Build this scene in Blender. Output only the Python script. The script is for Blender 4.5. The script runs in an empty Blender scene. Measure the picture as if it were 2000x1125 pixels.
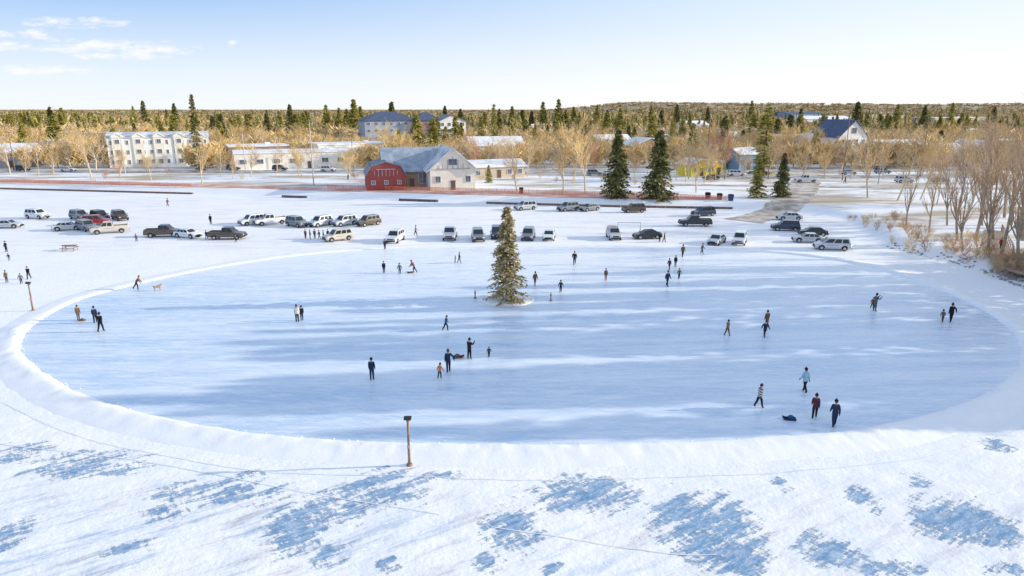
import bpy, math, random, numpy as np, bmesh
from mathutils import Vector, Matrix, noise
random.seed(11)
S = bpy.context.scene
COL = S.collection
R = math.radians
# ---------------------------------------------------------------- camera
HC = 20.0; PITCH = R(14.7); FPX = 2000/36*24
cam = bpy.data.cameras.new("camera"); cam.lens = 24; cam.sensor_width = 36
cam.clip_start = 0.5; cam.clip_end = 30000
camo = bpy.data.objects.new("camera", cam); COL.objects.link(camo)
camo.location = (0, 0, HC); camo.rotation_euler = (R(90)-PITCH, 0, 0)
S.camera = camo
cp, sp = math.cos(PITCH), math.sin(PITCH)
SUN_AZ = R(4.5); SUN_EL = R(15)

def G0(px, py, z=0.0):
    a = (px-1000)/FPX; b = (562.5-py)/FPX
    dx, dy, dz = a, cp+b*sp, -sp+b*cp
    t = (z-HC)/dz
    return (dx*t, dy*t)
# ---------------------------------------------------------------- shoreline / terrain
shore_px = [(0,369),(380,379),(580,386),(820,393),(1000,399),(1200,404),(1430,408),(1500,412),(1570,415),(1640,428),(1720,482),(1900,527),(2000,566)]
sh = [G0(*p) for p in shore_px]
poly = [(-9000, 260), (-600, 190), (-260, sh[0][1]+6)] + sh + [(63,45),(66,0),(72,-90),(9000,-90),(9000,12000),(-9000,12000)]
PA = np.array(poly, float)

def sdist(x, y, P=PA):
    x = np.asarray(x, float); y = np.asarray(y, float)
    best = np.full(x.shape, 1e9); inside = np.zeros(x.shape, bool)
    n = len(P)
    for i in range(n):
        ax, ay = P[i]; bx, by = P[(i+1) % n]
        ex, ey = bx-ax, by-ay
        t = np.clip(((x-ax)*ex+(y-ay)*ey)/(ex*ex+ey*ey), 0, 1)
        best = np.minimum(best, np.hypot(x-ax-t*ex, y-ay-t*ey))
        c = ((ay > y) != (by > y)) & (x < (bx-ax)*(y-ay)/((by-ay) if abs(by-ay) > 1e-9 else 1e-9)+ax)
        inside ^= c
    return np.where(inside, best, -best)
def sstep(t):
    t = np.clip(t, 0, 1); return t*t*(3-2*t)
def hgt(x, y):
    x = np.asarray(x, float); y = np.asarray(y, float)
    d = sdist(x, y)
    z = 1.0*sstep(d/5.0)
    yy = np.maximum(y, 50)
    r = x/yy
    rf = sstep((r-0.03)/0.16)
    w = 0.85+0.15*np.sin(x*0.0021+1.0)+0.06*np.sin(x*0.006+y*0.002)
    z = z + sstep((y-800)/2600)*(8+rf*38*w)
    return z
def h1(x, y): return float(hgt(np.array([x]), np.array([y]))[0])
def P(px, py):
    z = 0.0
    for _ in range(5):
        x, y = G0(px, py, z); z = h1(x, y)
    return (x, y, z)
def ztop(y, pytop):
    b = (562.5-pytop)/FPX
    return HC + y*(-sp+b*cp)/(cp+b*sp)
# ---------------------------------------------------------------- materials
def nodes_of(name):
    m = bpy.data.materials.new(name); m.use_nodes = True
    nt = m.node_tree; nt.nodes.clear()
    out = nt.nodes.new('ShaderNodeOutputMaterial'); b = nt.nodes.new('ShaderNodeBsdfPrincipled')
    nt.links.new(b.outputs[0], out.inputs[0])
    return m, nt, b
def rgba(c): return (c[0], c[1], c[2], 1)
def mixn(nt, fac, a, b):
    n = nt.nodes.new('ShaderNodeMix'); n.data_type = 'RGBA'
    for s, v in ((n.inputs[0], fac), (n.inputs[6], a), (n.inputs[7], b)):
        if hasattr(v, 'is_output'): nt.links.new(v, s)
        elif isinstance(v, (int, float)): s.default_value = v
        else: s.default_value = rgba(v)
    return n.outputs[2]
def mathn(nt, op, a, b=0.0, c=None):
    n = nt.nodes.new('ShaderNodeMath'); n.operation = op
    for s, v in zip(n.inputs, (a, b, c)):
        if v is None: continue
        if hasattr(v, 'is_output'): nt.links.new(v, s)
        else: s.default_value = v
    return n.outputs[0]
def noisen(nt, scale, detail=4, coord='Object', mapping=None, rough=0.55):
    tc = nt.nodes.new('ShaderNodeTexCoord'); nz = nt.nodes.new('ShaderNodeTexNoise')
    nz.inputs['Scale'].default_value = scale; nz.inputs['Detail'].default_value = detail; nz.inputs['Roughness'].default_value = rough
    src = tc.outputs[coord]
    if mapping:
        m0 = nt.nodes.new('ShaderNodeMapping'); m0.inputs['Rotation'].default_value = (0, 0, mapping[0]); nt.links.new(src, m0.inputs[0])
        mp = nt.nodes.new('ShaderNodeMapping'); mp.inputs['Scale'].default_value = (mapping[1], mapping[2], 1)
        nt.links.new(m0.outputs[0], mp.inputs[0]); src = mp.outputs[0]
    nt.links.new(src, nz.inputs['Vector'])
    return nz.outputs['Fac']
def rampn(nt, fac, lo, hi):
    n = nt.nodes.new('ShaderNodeMapRange'); n.interpolation_type = 'SMOOTHSTEP'
    n.inputs[1].default_value = lo; n.inputs[2].default_value = hi
    nt.links.new(fac, n.inputs[0]); return n.outputs[0]
def bumpn(nt, b, hsock, strength=0.5, dist=0.05):
    n = nt.nodes.new('ShaderNodeBump'); n.inputs['Strength'].default_value = strength; n.inputs['Distance'].default_value = dist
    nt.links.new(hsock, n.inputs['Height']); nt.links.new(n.outputs[0], b.inputs['Normal'])
def mat(name, c, c2=None, rough=0.7, ns=3.0, metal=0.0, spec=0.3, bump=0.0, var=0.2, coat=0.0):
    m, nt, b = nodes_of(name)
    if c2 is None: c2 = tuple(min(1, v*(1+var)) for v in c); c = tuple(v*(1-var) for v in c)
    f = rampn(nt, noisen(nt, ns), 0.3, 0.7)
    nt.links.new(mixn(nt, f, c, c2), b.inputs['Base Color'])
    b.inputs['Roughness'].default_value = rough; b.inputs['Metallic'].default_value = metal
    b.inputs['Specular IOR Level'].default_value = spec
    if coat: b.inputs['Coat Weight'].default_value = coat
    if bump: bumpn(nt, b, noisen(nt, ns*6), bump, 0.03)
    return m
def attrn(nt, name):
    a = nt.nodes.new('ShaderNodeAttribute'); a.attribute_name = name; return a.outputs['Fac']

m_snow = mat("snow", (0.92,0.925,0.935), (0.97,0.965,0.96), rough=0.6, ns=0.8, bump=0.5)
m_roofsnow = mat("roof_snow", (0.80,0.81,0.84), (0.92,0.92,0.92), rough=0.7, ns=0.5)

m_ground, nt, b = nodes_of("ground_snow")
n_big = noisen(nt, 0.05, 5); n_mid = noisen(nt, 0.5, 7, mapping=(R(-25), 0.45, 1.3), rough=.62); n_f = noisen(nt, 3.0, 6, rough=.65)
base = mixn(nt, rampn(nt, n_big, 0.35, 0.65), (0.91,0.92,0.94), (0.965,0.96,0.95))
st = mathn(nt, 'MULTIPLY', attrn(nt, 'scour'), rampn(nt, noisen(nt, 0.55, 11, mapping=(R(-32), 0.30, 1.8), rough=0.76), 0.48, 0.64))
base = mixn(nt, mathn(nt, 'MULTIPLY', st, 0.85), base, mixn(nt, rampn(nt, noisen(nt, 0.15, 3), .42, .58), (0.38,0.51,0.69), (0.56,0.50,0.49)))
nA = mathn(nt, 'MULTIPLY', mathn(nt, 'SUBTRACT', noisen(nt, 0.75, 12, mapping=(R(-34), 0.42, 1.7), rough=0.78), 0.5), 5.2)
nB = mathn(nt, 'MULTIPLY', mathn(nt, 'SUBTRACT', noisen(nt, 2.4, 9, mapping=(R(52), 0.45, 1.4), rough=0.78), 0.5), 2.6)
icen = mathn(nt, 'ADD', attrn(nt, 'patch'), mathn(nt, 'ADD', nA, nB))
icem = rampn(nt, icen, 0.48, 0.80)
icecol = mixn(nt, rampn(nt, noisen(nt, 2.2, 10, rough=0.8, mapping=(R(-34), 0.5, 1.6)), 0.42, 0.62), (0.12,0.29,0.49), (0.44,0.57,0.72))
base = mixn(nt, mathn(nt, 'MULTIPLY', icem, 0.93), base, icecol)
base = mixn(nt, mathn(nt, 'MULTIPLY', attrn(nt, 'lane'), rampn(nt, noisen(nt, 0.25, 8, mapping=(R(-4), 0.4, 2.6), rough=0.68), 0.42, 0.66)), base, (0.66,0.61,0.60))
dirt = mathn(nt, 'MULTIPLY', attrn(nt, 'land'), rampn(nt, noisen(nt, 0.07, 9, mapping=(0, 0.5, 1.4), rough=0.68), 0.45, 0.60))
base = mixn(nt, mathn(nt, 'MULTIPLY', dirt, 0.85), base, mixn(nt, n_f, (0.34,0.25,0.14), (0.60,0.48,0.32)))
base = mixn(nt, attrn(nt, 'wood'), base, mixn(nt, rampn(nt, noisen(nt, 0.012, 6, mapping=(0,.3,1.5)), 0.4, 0.6), (0.34,0.26,0.15), (0.50,0.40,0.26)))
nt.links.new(base, b.inputs['Base Color'])
b.inputs['Specular IOR Level'].default_value = 0.2
rr = nt.nodes.new('ShaderNodeMapRange'); rr.inputs[3].default_value = 0.75; rr.inputs[4].default_value = 0.35
nt.links.new(icem, rr.inputs[0]); nt.links.new(rr.outputs[0], b.inputs['Roughness'])
hh = mathn(nt, 'ADD', mathn(nt, 'MULTIPLY', n_mid, 1.8), mathn(nt, 'MULTIPLY', n_f, 0.7))
hh = mathn(nt, 'SUBTRACT', hh, mathn(nt, 'MULTIPLY', icem, 0.5))
bumpn(nt, b, hh, 0.6, 0.10)

m_ice, nt, b = nodes_of("rink_ice")
sc = noisen(nt, 0.22, 10, mapping=(R(-5), 0.22, 1.9), rough=0.72)
sc2 = noisen(nt, 1.1, 10, mapping=(R(3), 0.30, 1.9), rough=0.8)
sc3 = noisen(nt, 3.0, 9, mapping=(R(-28), 0.15, 2.2), rough=0.75)
sc4 = noisen(nt, 2.6, 9, mapping=(R(41), 0.12, 2.2), rough=0.75)
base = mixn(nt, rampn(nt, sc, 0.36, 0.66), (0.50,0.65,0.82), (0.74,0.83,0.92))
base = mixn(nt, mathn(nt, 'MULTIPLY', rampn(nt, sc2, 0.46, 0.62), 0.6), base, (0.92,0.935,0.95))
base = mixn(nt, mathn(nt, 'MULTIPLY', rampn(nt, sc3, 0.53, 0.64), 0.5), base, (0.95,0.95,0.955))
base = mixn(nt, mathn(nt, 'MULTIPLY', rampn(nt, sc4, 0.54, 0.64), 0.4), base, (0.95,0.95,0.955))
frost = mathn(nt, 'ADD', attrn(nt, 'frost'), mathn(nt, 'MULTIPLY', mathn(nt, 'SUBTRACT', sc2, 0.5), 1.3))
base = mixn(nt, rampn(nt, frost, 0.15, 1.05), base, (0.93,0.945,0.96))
nt.links.new(base, b.inputs['Base Color']); b.inputs['Specular IOR Level'].default_value = 0.4
rr = nt.nodes.new('ShaderNodeMapRange'); rr.inputs[3].default_value = 0.22; rr.inputs[4].default_value = 0.5
nt.links.new(rampn(nt, sc2, .4, .62), rr.inputs[0]); nt.links.new(rr.outputs[0], b.inputs['Roughness'])
bumpn(nt, b, noisen(nt, 2.5, 8, mapping=(R(-10), 0.5, 1.5)), 0.10, 0.02)

m_track = mat("packed_track", (0.80,0.83,0.88), (0.88,0.89,0.92), ns=1.5)
m_asph = mat("asphalt_slush", (0.26,0.24,0.23), (0.64,0.62,0.61), ns=0.35, rough=0.8)
m_ramp = mat("ramp_gravel", (0.32,0.26,0.20), (0.70,0.64,0.58), ns=0.4, rough=0.85)
m_path = mat("pink_paver", (0.60,0.27,0.20), (0.84,0.60,0.52), ns=0.3, rough=0.8)
m_wood = mat("weathered_wood", (0.20,0.12,0.07), (0.36,0.24,0.15), ns=4)
m_deck = mat("deck_wood", (0.30,0.22,0.17), (0.48,0.38,0.30), ns=3)
m_bark = mat("bare_bark", (0.30,0.22,0.15), (0.50,0.40,0.29), ns=3)
m_bark2 = mat("bark_pale", (0.50,0.40,0.27), (0.76,0.65,0.48), ns=3)
m_twig = mat("twig_tan", (0.52,0.36,0.18), (0.74,0.56,0.32), ns=0.35)
m_twig2 = mat("twig_red", (0.46,0.17,0.12), (0.62,0.34,0.21), ns=0.4)
m_twig3 = mat("twig_gold", (0.66,0.45,0.17), (0.86,0.66,0.33), ns=0.35)
m_twig4 = mat("twig_russet", (0.42,0.26,0.17), (0.66,0.46,0.31), ns=0.35)
m_ftw = mat("far_twig", (0.42,0.31,0.16), (0.64,0.50,0.28), ns=0.012)
m_fnd = mat("far_needle", (0.15,0.155,0.05), (0.34,0.31,0.10), ns=0.012)
m_ndl = mat("needle_green", (0.075,0.09,0.035), (0.32,0.28,0.09), ns=0.9)
m_ndl2 = mat("needle_olive", (0.22,0.22,0.05), (0.58,0.50,0.13), ns=0.5)
m_ndl3 = mat("needle_frosted", (0.24,0.21,0.10), (0.66,0.52,0.28), ns=1.8)
m_trunk = mat("spruce_bark", (0.14,0.10,0.07), (0.26,0.18,0.13), ns=4)
m_rock = mat("rock", (0.24,0.20,0.18), (0.50,0.45,0.40), ns=2)
m_metal = mat("dark_metal", (0.05,0.05,0.055), rough=0.4, metal=0.4, ns=5)
m_grey = mat("galvanised_metal", (0.42,0.42,0.43), rough=0.45, metal=0.5, ns=5)
m_tyre = mat("tyre_rubber", (0.02,0.02,0.022), rough=0.85)
m_rim = mat("wheel_alloy", (0.45,0.46,0.48), rough=0.35, metal=0.7)
m_glass = mat("car_glass", (0.02,0.028,0.035), rough=0.08, spec=0.6)
m_head = mat("headlight_glass", (0.75,0.76,0.78), rough=0.15, spec=0.6)
m_tail = mat("taillight_red", (0.45,0.02,0.02), rough=0.2, spec=0.6)
m_trim = mat("black_trim", (0.03,0.03,0.03), rough=0.6)
m_win = mat("window_glass", (0.07,0.09,0.12), (0.18,0.22,0.28), rough=0.12, spec=0.6, ns=0.6)
m_frame = mat("window_frame", (0.75,0.75,0.74), rough=0.5)
m_door = mat("door_paint", (0.15,0.10,0.08), rough=0.5)
m_edge = mat("edge_timber", (0.16,0.10,0.08), (0.34,0.22,0.18), ns=2)
m_trim2 = mat("dark_timber",(.08,.075,.09),(.22,.19,.20),ns=2)
m_orange = mat("orange_netting", (0.75,0.16,0.06), (0.85,0.30,0.16), ns=2)
paint = {k: mat("paint_"+k, v, rough=0.28, spec=0.5, var=0.06, coat=0.6) for k, v in dict(
    white=(0.84,0.84,0.84), silver=(0.55,0.57,0.60), grey=(0.22,0.24,0.27), black=(0.022,0.024,0.028), navy=(0.03,0.05,0.10),
    red=(0.34,0.03,0.025), brown=(0.11,0.075,0.055), beige=(0.62,0.56,0.47), blue=(0.04,0.10,0.25)).items()}

# ---------------------------------------------------------------- mesh helpers
class MB:
    def __init__(s): s.v=[]; s.f=[]; s.m=[]
    def add(s, vs, fs, mi=0):
        o=len(s.v); s.v+= [tuple(v) for v in vs]; s.f+=[tuple(i+o for i in f) for f in fs]; s.m+=[mi]*len(fs)
    def box(s, c, d, mi=0, M=None):
        x,y,z=c; a,b_,h=d[0]/2,d[1]/2,d[2]/2
        vs=[(x+i*a,y+j*b_,z+k*h) for k in(-1,1) for j in(-1,1) for i in(-1,1)]
        if M: vs=[M@Vector(v) for v in vs]
        s.add(vs,[(0,2,3,1),(4,5,7,6),(0,1,5,4),(2,6,7,3),(0,4,6,2),(1,3,7,5)],mi)
    def tube(s, p0, p1, r0, r1, n=6, mi=0, caps=True):
        p0=Vector(p0); p1=Vector(p1); d=(p1-p0)
        if d.length<1e-6: return
        d.normalize(); a=d.orthogonal().normalized(); b_=d.cross(a)
        vs=[]
        for p,r in((p0,r0),(p1,r1)):
            for i in range(n):
                t=2*math.pi*i/n; vs.append(p+a*(r*math.cos(t))+b_*(r*math.sin(t)))
        fs=[(i,(i+1)%n,n+(i+1)%n,n+i) for i in range(n)]
        if caps: fs+=[tuple(range(n-1,-1,-1)),tuple(range(n,2*n))]
        s.add(vs,fs,mi)
    def loft(s, rings, mi=0):
        n=len(rings[0]); vs=[v for r in rings for v in r]; fs=[]
        for k in range(len(rings)-1):
            for i in range(n): fs.append((k*n+i,k*n+(i+1)%n,(k+1)*n+(i+1)%n,(k+1)*n+i))
        fs.append(tuple(range(n-1,-1,-1))); fs.append(tuple((len(rings)-1)*n+i for i in range(n)))
        s.add(vs,fs,mi)
    def mesh(s, name, mats, smooth=False, bevel=0):
        me=bpy.data.meshes.new(name); me.from_pydata(s.v,[],s.f)
        for m in mats: me.materials.append(m)
        me.polygons.foreach_set('material_index', s.m)
        bm=bmesh.new(); bm.from_mesh(me)
        if bevel:
            bmesh.ops.remove_doubles(bm,verts=bm.verts,dist=1e-4)
            bmesh.ops.bevel(bm,geom=list(bm.edges),offset=bevel,segments=2,affect='EDGES',clamp_overlap=True)
        bmesh.ops.recalc_face_normals(bm,faces=bm.faces); bm.to_mesh(me); bm.free()
        if smooth: me.polygons.foreach_set('use_smooth',[True]*len(me.polygons))
        me.update(); return me
def tri_mesh(name, V, F, mats, mi=None):
    me=bpy.data.meshes.new(name); V=np.asarray(V,np.float32); F=np.asarray(F,np.int32); n=F.shape[1]
    me.vertices.add(len(V)); me.vertices.foreach_set('co',V.ravel())
    me.loops.add(F.size); me.loops.foreach_set('vertex_index',F.ravel())
    me.polygons.add(len(F)); me.polygons.foreach_set('loop_start',np.arange(len(F),dtype=np.int32)*n)
    try: me.polygons.foreach_set('loop_total',np.full(len(F),n,np.int32))
    except Exception: pass
    for m in mats: me.materials.append(m)
    if mi is not None: me.polygons.foreach_set('material_index',np.asarray(mi,np.int32))
    me.update(calc_edges=True); me.validate(); return me
def obj(name, me, parent=None, loc=(0,0,0), rot=(0,0,0), scale=(1,1,1)):
    o=bpy.data.objects.new(name, me); COL.objects.link(o); o.location=loc; o.rotation_euler=rot; o.scale=scale
    if parent: o.parent=parent
    return o
def top(o, label, cat, group=None):
    o["label"]=label; o["category"]=cat
    if group: o["group"]=group
    return o
def struct(o, label=None):
    o["kind"]="structure"
    o["label"]=label or o.name.replace('_',' '); o["category"]=o.name.split('.')[0].split('_')[0]
    return o
def inst(parts, name, loc, rz=0, sc=1.0, label="", cat="", group=None, over=None):
    s3=(sc,sc,sc) if isinstance(sc,(int,float)) else sc
    root=obj(name,None,None,loc,(0,0,rz),s3); root.empty_display_size=0.3
    def mk(p,par):
        nm,me,l,subs=p
        o=obj(nm,me,par,l)
        if over:
            for i,sl in enumerate(o.material_slots):
                k=me.materials[i].name
                if k in over: sl.link='OBJECT'; sl.material=over[k]
        for q in subs: mk(q,o)
    for p in parts: mk(p,root)
    return top(root,label,cat,group)

# ---------------------------------------------------------------- rink outline
rink_px=[(42,690),(100,737),(200,785),(400,833),(600,857),(800,866),(1000,870),(1200,868),(1400,862),(1600,848),(1720,832),(1830,805),(1920,772),(1975,735),(1995,695),(1975,645),(1900,595),(1800,553),(1680,518),(1540,497),(1350,487),(1150,482),(950,481),(750,486),(580,500),(420,524),(280,553),(160,585),(80,625),(48,655)]
rp=[Vector(G0(*p)) for p in rink_px]
def catmull(pts,k,closed=True):
    out=[]; n=len(pts)
    for i in range(n if closed else n-1):
        g=lambda j: pts[j%n] if closed else pts[max(0,min(n-1,j))]
        a,b_,c,d=g(i-1),g(i),g(i+1),g(i+2)
        for t in range(k):
            u=t/k
            out.append(0.5*((2*b_)+(c-a)*u+(2*a-5*b_+4*c-d)*u*u+(3*b_-a-3*c+d)*u**3))
    if not closed: out.append(pts[-1])
    return out
ro=catmull(rp,8); RO=np.array([(p.x,p.y) for p in ro])
ro2=catmull(rp,24)
# ---------------------------------------------------------------- ground sheet
def lines(segs):
    out=[]
    for a,b_,st in segs:
        n=max(1,int(round((b_-a)/st))); out+=list(np.linspace(a,b_,n,endpoint=False))
    out.append(segs[-1][1]); return np.array(out)
ys=lines([(-80,14,8),(14,44,0.3),(44,60,0.7),(60,200,1.4),(200,420,6),(420,1200,40),(1200,4200,120),(4200,12000,700)])
xs=lines([(-9000,-1500,600),(-1500,-300,60),(-300,-130,8),(-130,-40,1.6),(-40,40,0.35),(40,100,1.2),(100,160,2.5),(160,400,10),(400,1500,60),(1500,9000,600)])
XX,YY=np.meshgrid(xs,ys); X=XX.ravel(); Y=YY.ravel(); Z=hgt(X,Y)
sr=-sdist(X,Y,RO) # >0 outside rink
sl=sdist(X,Y)
relief=np.zeros_like(X)
near=(np.abs(X)<110)&(Y>10)&(Y<150)&(sr>1.0)&(sl<0)
def rel1(x,y): return noise.fractal(Vector((x*0.22+y*0.05,y*0.45,0)),1.0,2.0,4)*0.06+noise.fractal(Vector((x*.9-y*.5,y*1.6+x*.7,3)),.8,2.0,3)*0.030
for i in np.nonzero(near)[0]: relief[i]=rel1(X[i],Y[i])
fade=np.where(Y<45,1.0,0.35)*sstep((sr-2.2)/2.0)
Z=Z+relief*fade
nx,ny=len(xs),len(ys)
idx=np.arange(nx*ny).reshape(ny,nx)
F=np.stack([idx[:-1,:-1],idx[:-1,1:],idx[1:,1:],idx[1:,:-1]],-1).reshape(-1,4)
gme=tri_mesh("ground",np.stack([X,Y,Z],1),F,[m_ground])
gme.polygons.foreach_set('use_smooth',[True]*len(gme.polygons))
patch=np.zeros_like(X)
for (px,py,wx,wy,amp) in [(170,905,150,34,.75),(60,880,80,20,.65),(420,962,140,34,.8),(590,1020,75,60,.95),(640,1080,50,30,.85),(745,955,110,40,.85),(680,1000,60,30,.7),(1000,1030,62,45,1.0),(1140,965,108,40,1.0),(1380,1030,105,70,1.1),(1530,950,22,18,.85),(1685,970,34,26,.95),(1620,1075,65,38,1.0),(1880,1022,95,48,1.1),(1790,940,36,18,.8),(15,1050,40,40,.9),(950,1100,26,25,.95),(1075,1112,25,18,.9),(250,1070,70,20,.75),(760,1105,30,18,.9),(1450,1108,50,20,1),(1720,1112,90,20,.9),(30,890,40,20,.75),(860,930,60,14,.6),(1960,1110,40,20,.9),(1950,870,40,20,.6),(330,1000,60,20,.65),(480,930,70,14,.6)]:
    c=G0(px,py); wxm=abs(G0(px+wx,py)[0]-c[0]); wym=abs(G0(px,py-wy)[1]-c[1])
    patch=np.maximum(patch,amp*np.exp(-(((X-c[0])/wxm)**2+((Y-c[1])/wym)**2)*0.75))
patch=patch-0.75*(1-np.clip(patch*2,0,1))
patch=np.where((sr>1.5)&(Y<40),patch,-3.0)
def setattr_f(me,n,a):
    at=me.attributes.new(n,'FLOAT','POINT'); at.data.foreach_set('value',np.asarray(a,np.float32))
setattr_f(gme,'patch',patch)
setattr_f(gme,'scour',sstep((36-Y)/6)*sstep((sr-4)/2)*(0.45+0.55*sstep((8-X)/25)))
setattr_f(gme,'land',sstep((sl-3)/4)*sstep((1500-Y)/600))
setattr_f(gme,'wood',sstep((Y-310)/150))
rx,ry=G0(1480,425)
lane=sstep((Y-92)/10)*sstep((-sl-1)/4)*sstep((sr-2)/3)*0.4
lane=np.maximum(lane,np.exp(-(((X-rx)/30)**2+((Y-ry)/9)**2))*np.where(sl<0,1,0))
setattr_f(gme,'lane',lane)
struct(obj("ground",gme),"snow covered frozen lake and snowy town land")
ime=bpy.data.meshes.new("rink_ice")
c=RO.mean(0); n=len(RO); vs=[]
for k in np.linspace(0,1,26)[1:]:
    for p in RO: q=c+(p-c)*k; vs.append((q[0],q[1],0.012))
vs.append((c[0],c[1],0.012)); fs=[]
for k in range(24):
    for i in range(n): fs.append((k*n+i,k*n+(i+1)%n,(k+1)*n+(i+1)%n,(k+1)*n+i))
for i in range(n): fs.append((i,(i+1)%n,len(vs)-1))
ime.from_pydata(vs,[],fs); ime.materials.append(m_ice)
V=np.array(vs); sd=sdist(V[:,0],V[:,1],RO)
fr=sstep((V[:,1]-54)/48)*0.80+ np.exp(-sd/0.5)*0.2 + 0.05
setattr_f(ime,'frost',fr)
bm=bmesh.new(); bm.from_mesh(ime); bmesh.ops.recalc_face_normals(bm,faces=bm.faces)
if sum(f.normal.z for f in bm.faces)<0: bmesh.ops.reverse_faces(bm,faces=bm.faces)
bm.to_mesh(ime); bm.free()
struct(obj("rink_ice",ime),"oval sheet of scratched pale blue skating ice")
def rim(offs,hts,name,mt):
    vs=[]; fs=[]; n=len(ro2); k=len(offs)
    for i in range(n):
        t=(ro2[(i+1)%n]-ro2[i-1]).normalized(); nn=Vector((t.y,-t.x))
        if (ro2[i]-Vector(c)).dot(nn)<0: nn=-nn
        X_,Y_=ro2[i].x,ro2[i].y
        far=1.0 if (Y_<62 or X_>25) else 0.5
        for o_,h_ in zip(offs,hts):
            wob=(0.12*noise.noise(Vector((X_*.5,Y_*.5,o_)))+.10*noise.noise(Vector((X_*2.6,Y_*2.6,o_)))+.05*noise.noise(Vector((X_*6,Y_*6,o_))))
            p=ro2[i]+nn*(o_+wob)
            z=h_*far*(1+0.3*noise.noise(Vector((X_*.9,Y_*.9,o_*2)))+.22*noise.noise(Vector((X_*3.5,Y_*3.5,o_*3)))) if h_>0 else h_
            vs.append((p.x,p.y,z))
    for i in range(n):
        j=(i+1)%n
        for m in range(k-1): fs.append((i*k+m,i*k+m+1,j*k+m+1,j*k+m))
    me=bpy.data.meshes.new(name); me.from_pydata(vs,[],fs); me.materials.append(mt)
    bm=bmesh.new(); bm.from_mesh(me)
    bmesh.ops.recalc_face_normals(bm,faces=bm.faces)
    if sum(f.normal.z for f in bm.faces)<0: bmesh.ops.reverse_faces(bm,faces=bm.faces)
    bm.to_mesh(me); bm.free(); me.polygons.foreach_set('use_smooth',[True]*len(me.polygons)); return me
struct(obj("snow_bank",rim([-0.1,0.08,0.3,0.6,0.95,1.35,1.8,2.4,3.2],[-0.02,.10,.21,.27,.25,.20,.13,.06,-0.10],"snow_bank",m_snow)),"ploughed snow bank ringing the rink")
mb=MB(); rd=random.Random(3)
for k in range(420):
    i=rd.randrange(len(ro2)); p=ro2[i]
    if p.y>66: continue
    t=(ro2[(i+1)%len(ro2)]-ro2[i-1]).normalized(); nn=Vector((t.y,-t.x))
    if (p-Vector(c)).dot(nn)<0: nn=-nn
    o_=rd.uniform(-.4,.4); q=p+nn*o_; r_=rd.uniform(.02,.06)
    zb=.02 if o_<.1 else .17
    mb.loft([[(q.x+r_*s_*rd.uniform(.7,1.2)*math.cos(u),q.y+r_*s_*rd.uniform(.7,1.2)*math.sin(u),zb+zz*r_) for u in (0,1.26,2.51,3.77,5.03)] for zz,s_ in((-.6,.8),(.2,1),(.9,.5))])
o=obj("snow_chunks",mb.mesh("snow_chunks",[m_snow])); o["kind"]="stuff"; o["label"]="crumbled snow chunks along the rink bank"; o["category"]="snow"
def ribbon(name,pts,w,mt,off=0.05,across=4,step=1.5,label=None,hf=None):
    pts=[Vector(p[:2]) for p in pts]; pts=catmull(pts,max(2,int(max((pts[i+1]-pts[i]).length for i in range(len(pts)-1))/step)),False)
    vs=[];fs=[];k=across+1
    for i,p in enumerate(pts):
        t=(pts[min(i+1,len(pts)-1)]-pts[max(i-1,0)]).normalized(); nn=Vector((-t.y,t.x))
        for j in range(k):
            q=p+nn*(w*(j/across-0.5)*(1+0.2*noise.noise(Vector((p.x*.3,p.y*.3,j))))); vs.append([q.x,q.y,0])
    A=np.array(vs); z=(hf or hgt)(A[:,0],A[:,1])+off
    vs=[(a[0],a[1],zz) for a,zz in zip(A,z)]
    for i in range(len(pts)-1):
        for j in range(k-1): fs.append((i*k+j,(i+1)*k+j,(i+1)*k+j+1,i*k+j+1))
    me=bpy.data.meshes.new(name); me.from_pydata(vs,[],fs); me.materials.append(mt)
    bm=bmesh.new(); bm.from_mesh(me)
    if sum(f.normal.z for f in bm.faces)<0: bmesh.ops.reverse_faces(bm,faces=bm.faces)
    bm.to_mesh(me); bm.free()
    return struct(obj(name,me),label)
off_sh=lambda d,i0,i1:[(sh[i][0],sh[i][1]+d) for i in range(i0,i1)]
ribbon("promenade_path",[(-180,sh[0][1]+9)]+off_sh(9,0,7),5.5,m_path,0.05,label="reddish paved lakeside promenade")
ribbon("town_street",[(-420,228),(-150,218),(0,214),(150,222),(420,236)],9,m_asph,0.09,across=6,step=4,label="slushy asphalt street through town")
ribbon("back_street",[(-500,300),(0,290),(500,310)],8,m_asph,0.12,across=6,step=6,label="slushy back street")
ribbon("boat_ramp_road",[(G0(1575,352,1)),(G0(1565,372,1)),(G0(1548,392,.8)),(G0(1505,418)),(G0(1450,432))],7,m_ramp,0.07,across=8,step=1,label="gravel ramp road running onto the ice")
ribbon("crossing_path",[(40,178),(85,172),(130,168),(190,172)],4,m_ramp,0.06,label="trodden gravel path across the park")
ribbon("parking_lot",[(60,200),(120,200),(200,205)],9,m_asph,0.07,across=6,label="slushy parking area")
ring=[]
nn_=len(ro)
for i in range(0,nn_,2):
    t=(ro[(i+1)%nn_]-ro[i-1]).normalized(); v=Vector((t.y,-t.x))
    if (ro[i]-Vector(c)).dot(v)<0: v=-v
    ring.append(ro[i]+v*(4.0+.4*noise.noise(Vector((i*.11,0,0)))))
def hrel(x,y):
    out=np.array([rel1(a,b_) for a,b_ in zip(x,y)])
    s_=-sdist(x,y,RO); return out*np.where(y<45,1.0,0.35)*sstep((s_-2.2)/2.0)
ribbon("ski_track",ring[:60],0.06,m_track,0.02,across=1,step=0.6,hf=hrel,label="narrow track circling outside the rink bank")
for k,pl in enumerate([[(960,1030),(1100,1050),(1300,1080),(1400,1084)],[(0,868),(300,905),(560,955),(860,1005)]]):
    ribbon("ski_track",[G0(*q) for q in pl],0.07,m_track,0.02,across=1,step=0.6,hf=hrel,label="faint track pressed into the snow")
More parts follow.
